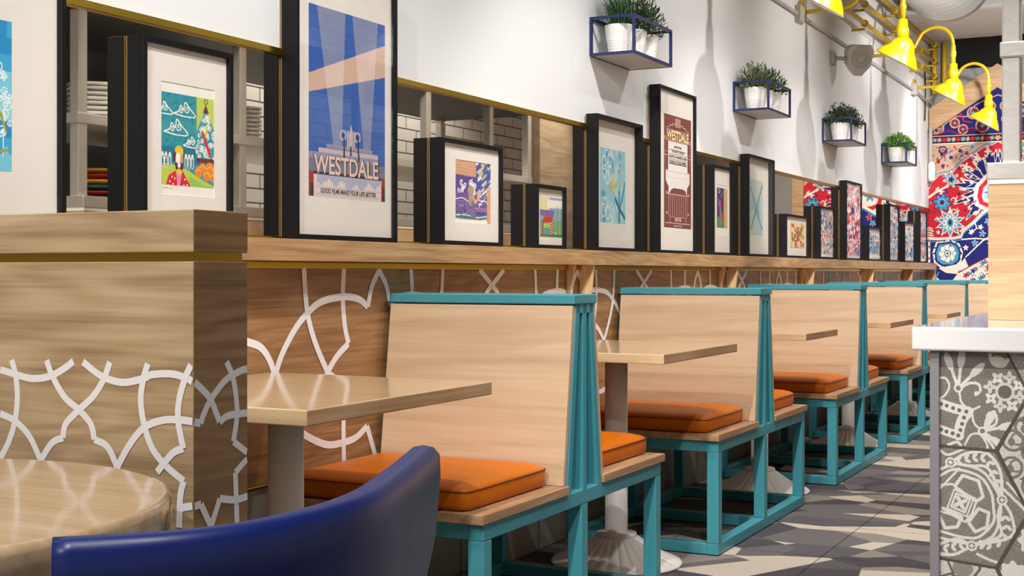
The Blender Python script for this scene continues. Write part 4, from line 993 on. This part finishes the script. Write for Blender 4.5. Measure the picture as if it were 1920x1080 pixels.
for x, y in ((68, 270), (93, 277), (121, 287), (149, 296), (181, 301), (170, 328), (162, 357), (154, 385), (145, 410), (119, 402), (92, 395), (68, 387)): EL(x, y, 9, 9, 1)
LN([(175, 450), (200, 405), (240, 400), (270, 440), (275, 465)], 9, LT); LN([(250, 400), (290, 440), (305, 468)], 12, LT); LN([(100, 455), (140, 440), (160, 460)], 12, LT); LN([(260, 400), (330, 440)], 16, LT)
for a in range(8):
    x, y = 350+68*math.cos(a*PI/4+.3), 205+68*math.sin(a*PI/4+.3); p = Q(x, y)
    c.star(p[0], p[1], 30/2.511, 4, .5, LT if a % 2 else 5, a*PI/4); EL(x, y, 5, 5, 2)
RG(350, 205, 36, 12, 5); EL(350, 205, 29, 29, 1)
LN([(285, 40), (300, 80), (340, 90), (365, 60)], 16, LT); EL(325, 70, 34, 24, LT, .4)
LW[0] = 1.25; clip(hexB); c.put(np.ones_like(c.g, bool), 2); c.noise([], 0, 1) if False else None
m_ = c.clip.copy(); rr = np.random.RandomState(9).rand(*c.g.shape); c.put(rr < .35, 0); c.put(rr > .8, 1)
def rotsq(cx, cy, r, ang, n=4): return [(cx+r*math.cos(ang+2*PI*k/n), cy+r*math.sin(ang+2*PI*k/n)) for k in range(n+1)]
LN(rotsq(155, 715, 46, .35+PI/4), 8, LT, False)
LN(rotsq(155, 715, 66, .35+PI/4), 6, LT, False)
for a in range(4):
    p = Q(155+17*math.cos(a*PI/2+1.1), 715+17*math.sin(a*PI/2+1.1)); c.ell(p[0], p[1], 18/2.511, 9/2.511, LT, a*PI/2+1.1)
LN([(64, 655), (100, 615), (150, 560)], 8, LT, False)
LN([(64, 640), (118, 632), (160, 660), (225, 705), (206, 760), (176, 800), (110, 770), (64, 760)], 8, LT, False)
LN([(130, 640), (165, 590), (235, 610), (255, 680), (230, 700), (135, 655)], 12, LT, False); LN([(190, 800), (235, 735), (280, 750), (272, 815), (220, 840), (190, 800)], 12, LT, False); LN([(60, 780), (85, 835), (140, 825), (160, 780), (75, 745)], 12, LT, False)
LN([(60, 600), (130, 565), (240, 590), (290, 660), (300, 720), (300, 790), (240, 860), (170, 870), (60, 850)], 10, LT); LN([(60, 570), (140, 540), (250, 565), (310, 640), (330, 690), (330, 760), (300, 850), (215, 895), (120, 890), (60, 880)], 10, LT)
LN([(110, 535), (180, 490), (270, 482), (330, 560), (338, 685)], 11, LT); LN([(110, 535), (200, 545), (270, 545), (310, 610), (338, 685)], 11, LT); LN([(338, 690), (380, 760), (375, 850), (205, 905)], 11, LT); LN([(338, 690), (320, 770), (330, 850), (205, 905)], 11, LT); LN([(205, 905), (140, 880), (60, 910)], 11, LT); LN([(205, 905), (130, 950), (60, 955)], 11, LT)
LN([(345, 640), (400, 690), (440, 730)], 10, LT); LN([(360, 610), (440, 700)], 8, LT); LN([(230, 940), (280, 960), (320, 970)], 10, LT); LN([(60, 480), (100, 500), (170, 470)], 9, LT)
for x, y, a in ((150, 525, -.2), (185, 512, -.2), (220, 505, -.1), (255, 505, 0), (285, 530, 1.1), (300, 570, 1.2), (318, 610, 1.3), (352, 770, 1.5), (360, 810, 1.7), (345, 850, 2.2), (320, 880, 2.8), (280, 895, 3), (250, 895, 3), (90, 925, .2), (125, 915, .1), (160, 905, 0)):
    for s_ in (-1, 1): EL(x-10*s_*math.sin(a), y+10*s_*math.cos(a), 15, 8, LT, a+s_*.7)
for x, y in ((110, 535), (338, 688), (205, 905)): EL(x, y, 24, 24, LT); EL(x, y, 15, 15, 0); p = Q(x, y); c.star(p[0], p[1], 12/2.511, 4, .4, LT)
LW[0] = 1.0; clip(hexC); c.put(np.ones_like(c.g, bool), 5); c.put((rr < .10), 2)
for x, y, s in ((385, 420, 1), (380, 540, 1), (440, 360, 1), (460, 470, .8), (470, 620, 1)):
    RG(x, y, 44*s, 13, 0); RG(x+20, y-8, 26*s, 9, 0); EL(x-6, y+6, 15*s, 19*s, 0)
for x, y in ((430, 460), (430, 590), (430, 330)): p = Q(x, y); c.star(p[0], p[1], 15/2.511, 4, .6, 1)
clip(hexD); c.put(np.ones_like(c.g, bool), 5); c.put((rr < .08), 2)
LN([(60, 1060), (110, 1040), (130, 1050), (210, 1050), (240, 1010), (240, 980)], 11, 1, False); LN([(95, 975), (110, 1010), (125, 1045)], 11, 1, False); LN([(210, 1050), (250, 1085)], 10, 1); EL(165, 1010, 46, 40, 2); LN([(60, 1085), (100, 1060)], 9, 1)
clip(hexE); c.put((rr > -1), 0); c.put(rr > .6, 2); c.put(rr < .15, 1)
for x, y, k_ in ((385, 1020, 8), (470, 860, 8), (450, 1090, 6), (400, 1130, 8)): p = Q(x, y); c.star(p[0], p[1], 66/2.511, k_, .22, LT)
clip(hexF); c.put(np.ones_like(c.g, bool), 2); c.put((rr < .3), 5)
c.clip = None
for hx in (hexA, hexB, hexC, hexD, hexE, hexF): LN(hx+[hx[0]], 13, 4, False)
sx = .130/100                                                           # metres per tile unit
c.mesh(lambda u, v: (-.545+u*sx, CY+.0345, .8612-v*sx*1.03), 'hexagon_tiling', [ink(q, .45) for q in TC], sc_)
MB().box(-.545+330*sx, .94, CY+.034, CY+.0349, 0, .861).build('tile_field', ink((170, 164, 154), .45), sc_)

pw = thing('serving_pass', (-.2, 6, .92), 'wood and stainless steel serving pass standing on the white counter', 'serving pass')
PY0, PX0 = 3.87, -.503
MB().box(PX0, -.42, PY0+.08, 7.92, .9205, 1.296).box(PX0, .6, PY0, PY0+.08, .9205, 1.296).build('wood_panel', wood('pass_oak', (196, 158, 116), (212, 176, 134), (224, 192, 152), 'x', .45), pw)
MB().box(PX0-.002, .6, PY0-.003, PY0+.05, 1.2965, 1.309).box(PX0-.002, -.43, PY0+.05, 7.9, 1.2965, 1.309).build('white_edge_strip', mat('white_edge', (244, 238, 226), .5), pw)
MB().box(PX0-.004, .6, PY0-.006, PY0+.06, 1.3095, 1.356, .003).box(PX0-.004, -.36, PY0+.06, 7.9, 1.3095, 1.356, .003).build('steel_beam', STEEL, pw)
MB().box(-.36, .25, PY0+.06, 7.9, 1.31, 1.35).build('lower_shelf', STEEL, pw)
for y in (3.875, 4.875, 5.70, 6.56, 7.33, 7.87):
    MB().box(-.468, -.420, y, y+.048, 1.356, 2.25, .004).build('post', STEEL, pw)
for y in (3.875, 7.87): MB().box(.2, .248, y, y+.048, 1.356, 2.25, .004).build('post', STEEL, pw)
b = MB(); b.box(-.473, .25, 3.868, 3.926, 1.646, 1.688, .003).box(-.473, -.415, 3.926, 7.922, 1.646, 1.688, .003).build('cross_bar', STEEL, pw)
MB().box(-.415, .25, 3.925, 7.92, 1.655, 1.68).build('upper_shelf', STEEL, pw)
MB().box(-.47, .25, 3.87, 7.92, 2.10, 2.16).build('hood_panel', mat('dark_hood_steel', (70, 68, 66), .45, metal=.8), pw)
tag(MB().box(-.52, -.44, 7.935, 9.3, 0, 2.9).build('wood_pier', wood('pier_oak', (120, 102, 80), (138, 120, 96), (152, 134, 110), 'y', .5), origin=(-.1, 8.6, 0)), 'tall oak clad pier at the end of the serving pass, seen in the mirror', 'pier')
struct(MB().box(1.0, 1.1, 3.0, 12.86, 0, 3.65).build('wall_kitchen', brick_mat('white_subway_tile', (226, 224, 218), (218, 216, 210), (60, 56, 52), .30, .094, .005, 'YZ')), 'white subway tiled kitchen wall, seen in the mirror', 'wall')
tag(MB().box(.62, .985, 4.0, 5.75, .925, 2.3, .01).build('black_oven', mat('black_appliance', (26, 26, 28), .35), origin=(.8, 4.6, .925)), 'black kitchen appliance behind the pass, seen in the mirror', 'appliance')
def plate_mesh(r, col, sq=0):
    b = MB(); b.lathe([(r*.55, 0), (r*.6, .003), (r*.9, .014), (r, .02), (r, .023), (r*.88, .019), (r*.55, .006), (.001, .005)], (0, 0, 0), 32, cap=False,
                      mod=(lambda a, r_, z: 1+.05*math.cos(4*a)) if sq else None)
    return b
def stack(x, y, z, r, cols, name, lab, grp, step, sq=0):
    first = {}
    for i, cmat in enumerate(cols):
        if cmat.name not in first:
            o = plate_mesh(r, cmat, sq).build(name, cmat); first[cmat.name] = o
        else:
            o = first[cmat.name].copy(); COL.objects.link(o)
        o.location = (x+.002*((i*7) % 3-1), y+.002*((i*5) % 3-1), z+step*i); tag(o, lab % cmat['word'] if '%' in lab else lab, 'plate', grp)
CERAM['word'] = 'white'
cr, cy_, ct = mat('red_glaze', (196, 48, 36), .3), mat('yellow_glaze', (226, 170, 60), .3), mat('teal_glaze', (30, 110, 104), .3)
cr['word'], cy_['word'], ct['word'] = 'red', 'yellow', 'teal'
for k, (y, n) in enumerate(((4.22, 8), (5.08, 8), (6.25, 7), (7.55, 8), (7.10, 6))):
    stack(-.25, y, 1.6805, .15, [CERAM]*n, 'dinner_plate', 'white plate in the %s stack on the upper pass shelf, seen in the mirror' % ('first', 'second', 'third', 'fifth', 'fourth')[k], 'white plates, stack %s' % 'abcde'[k], .0205, k < 2)
stack(-.22, 4.28, 1.3565 if False else 1.3505, .13, [ct, cr, ct, cy_, cr, cy_], 'side_plate', '%s plate in the colourful stack on the lower pass shelf, seen in the mirror', 'colourful plates on the lower shelf', .024)

for o in bpy.data.objects:
    for k in ('_o', '_px'):
        if k in o: del o[k]
for m in MATS.values():
    if 'word' in m: del m['word']
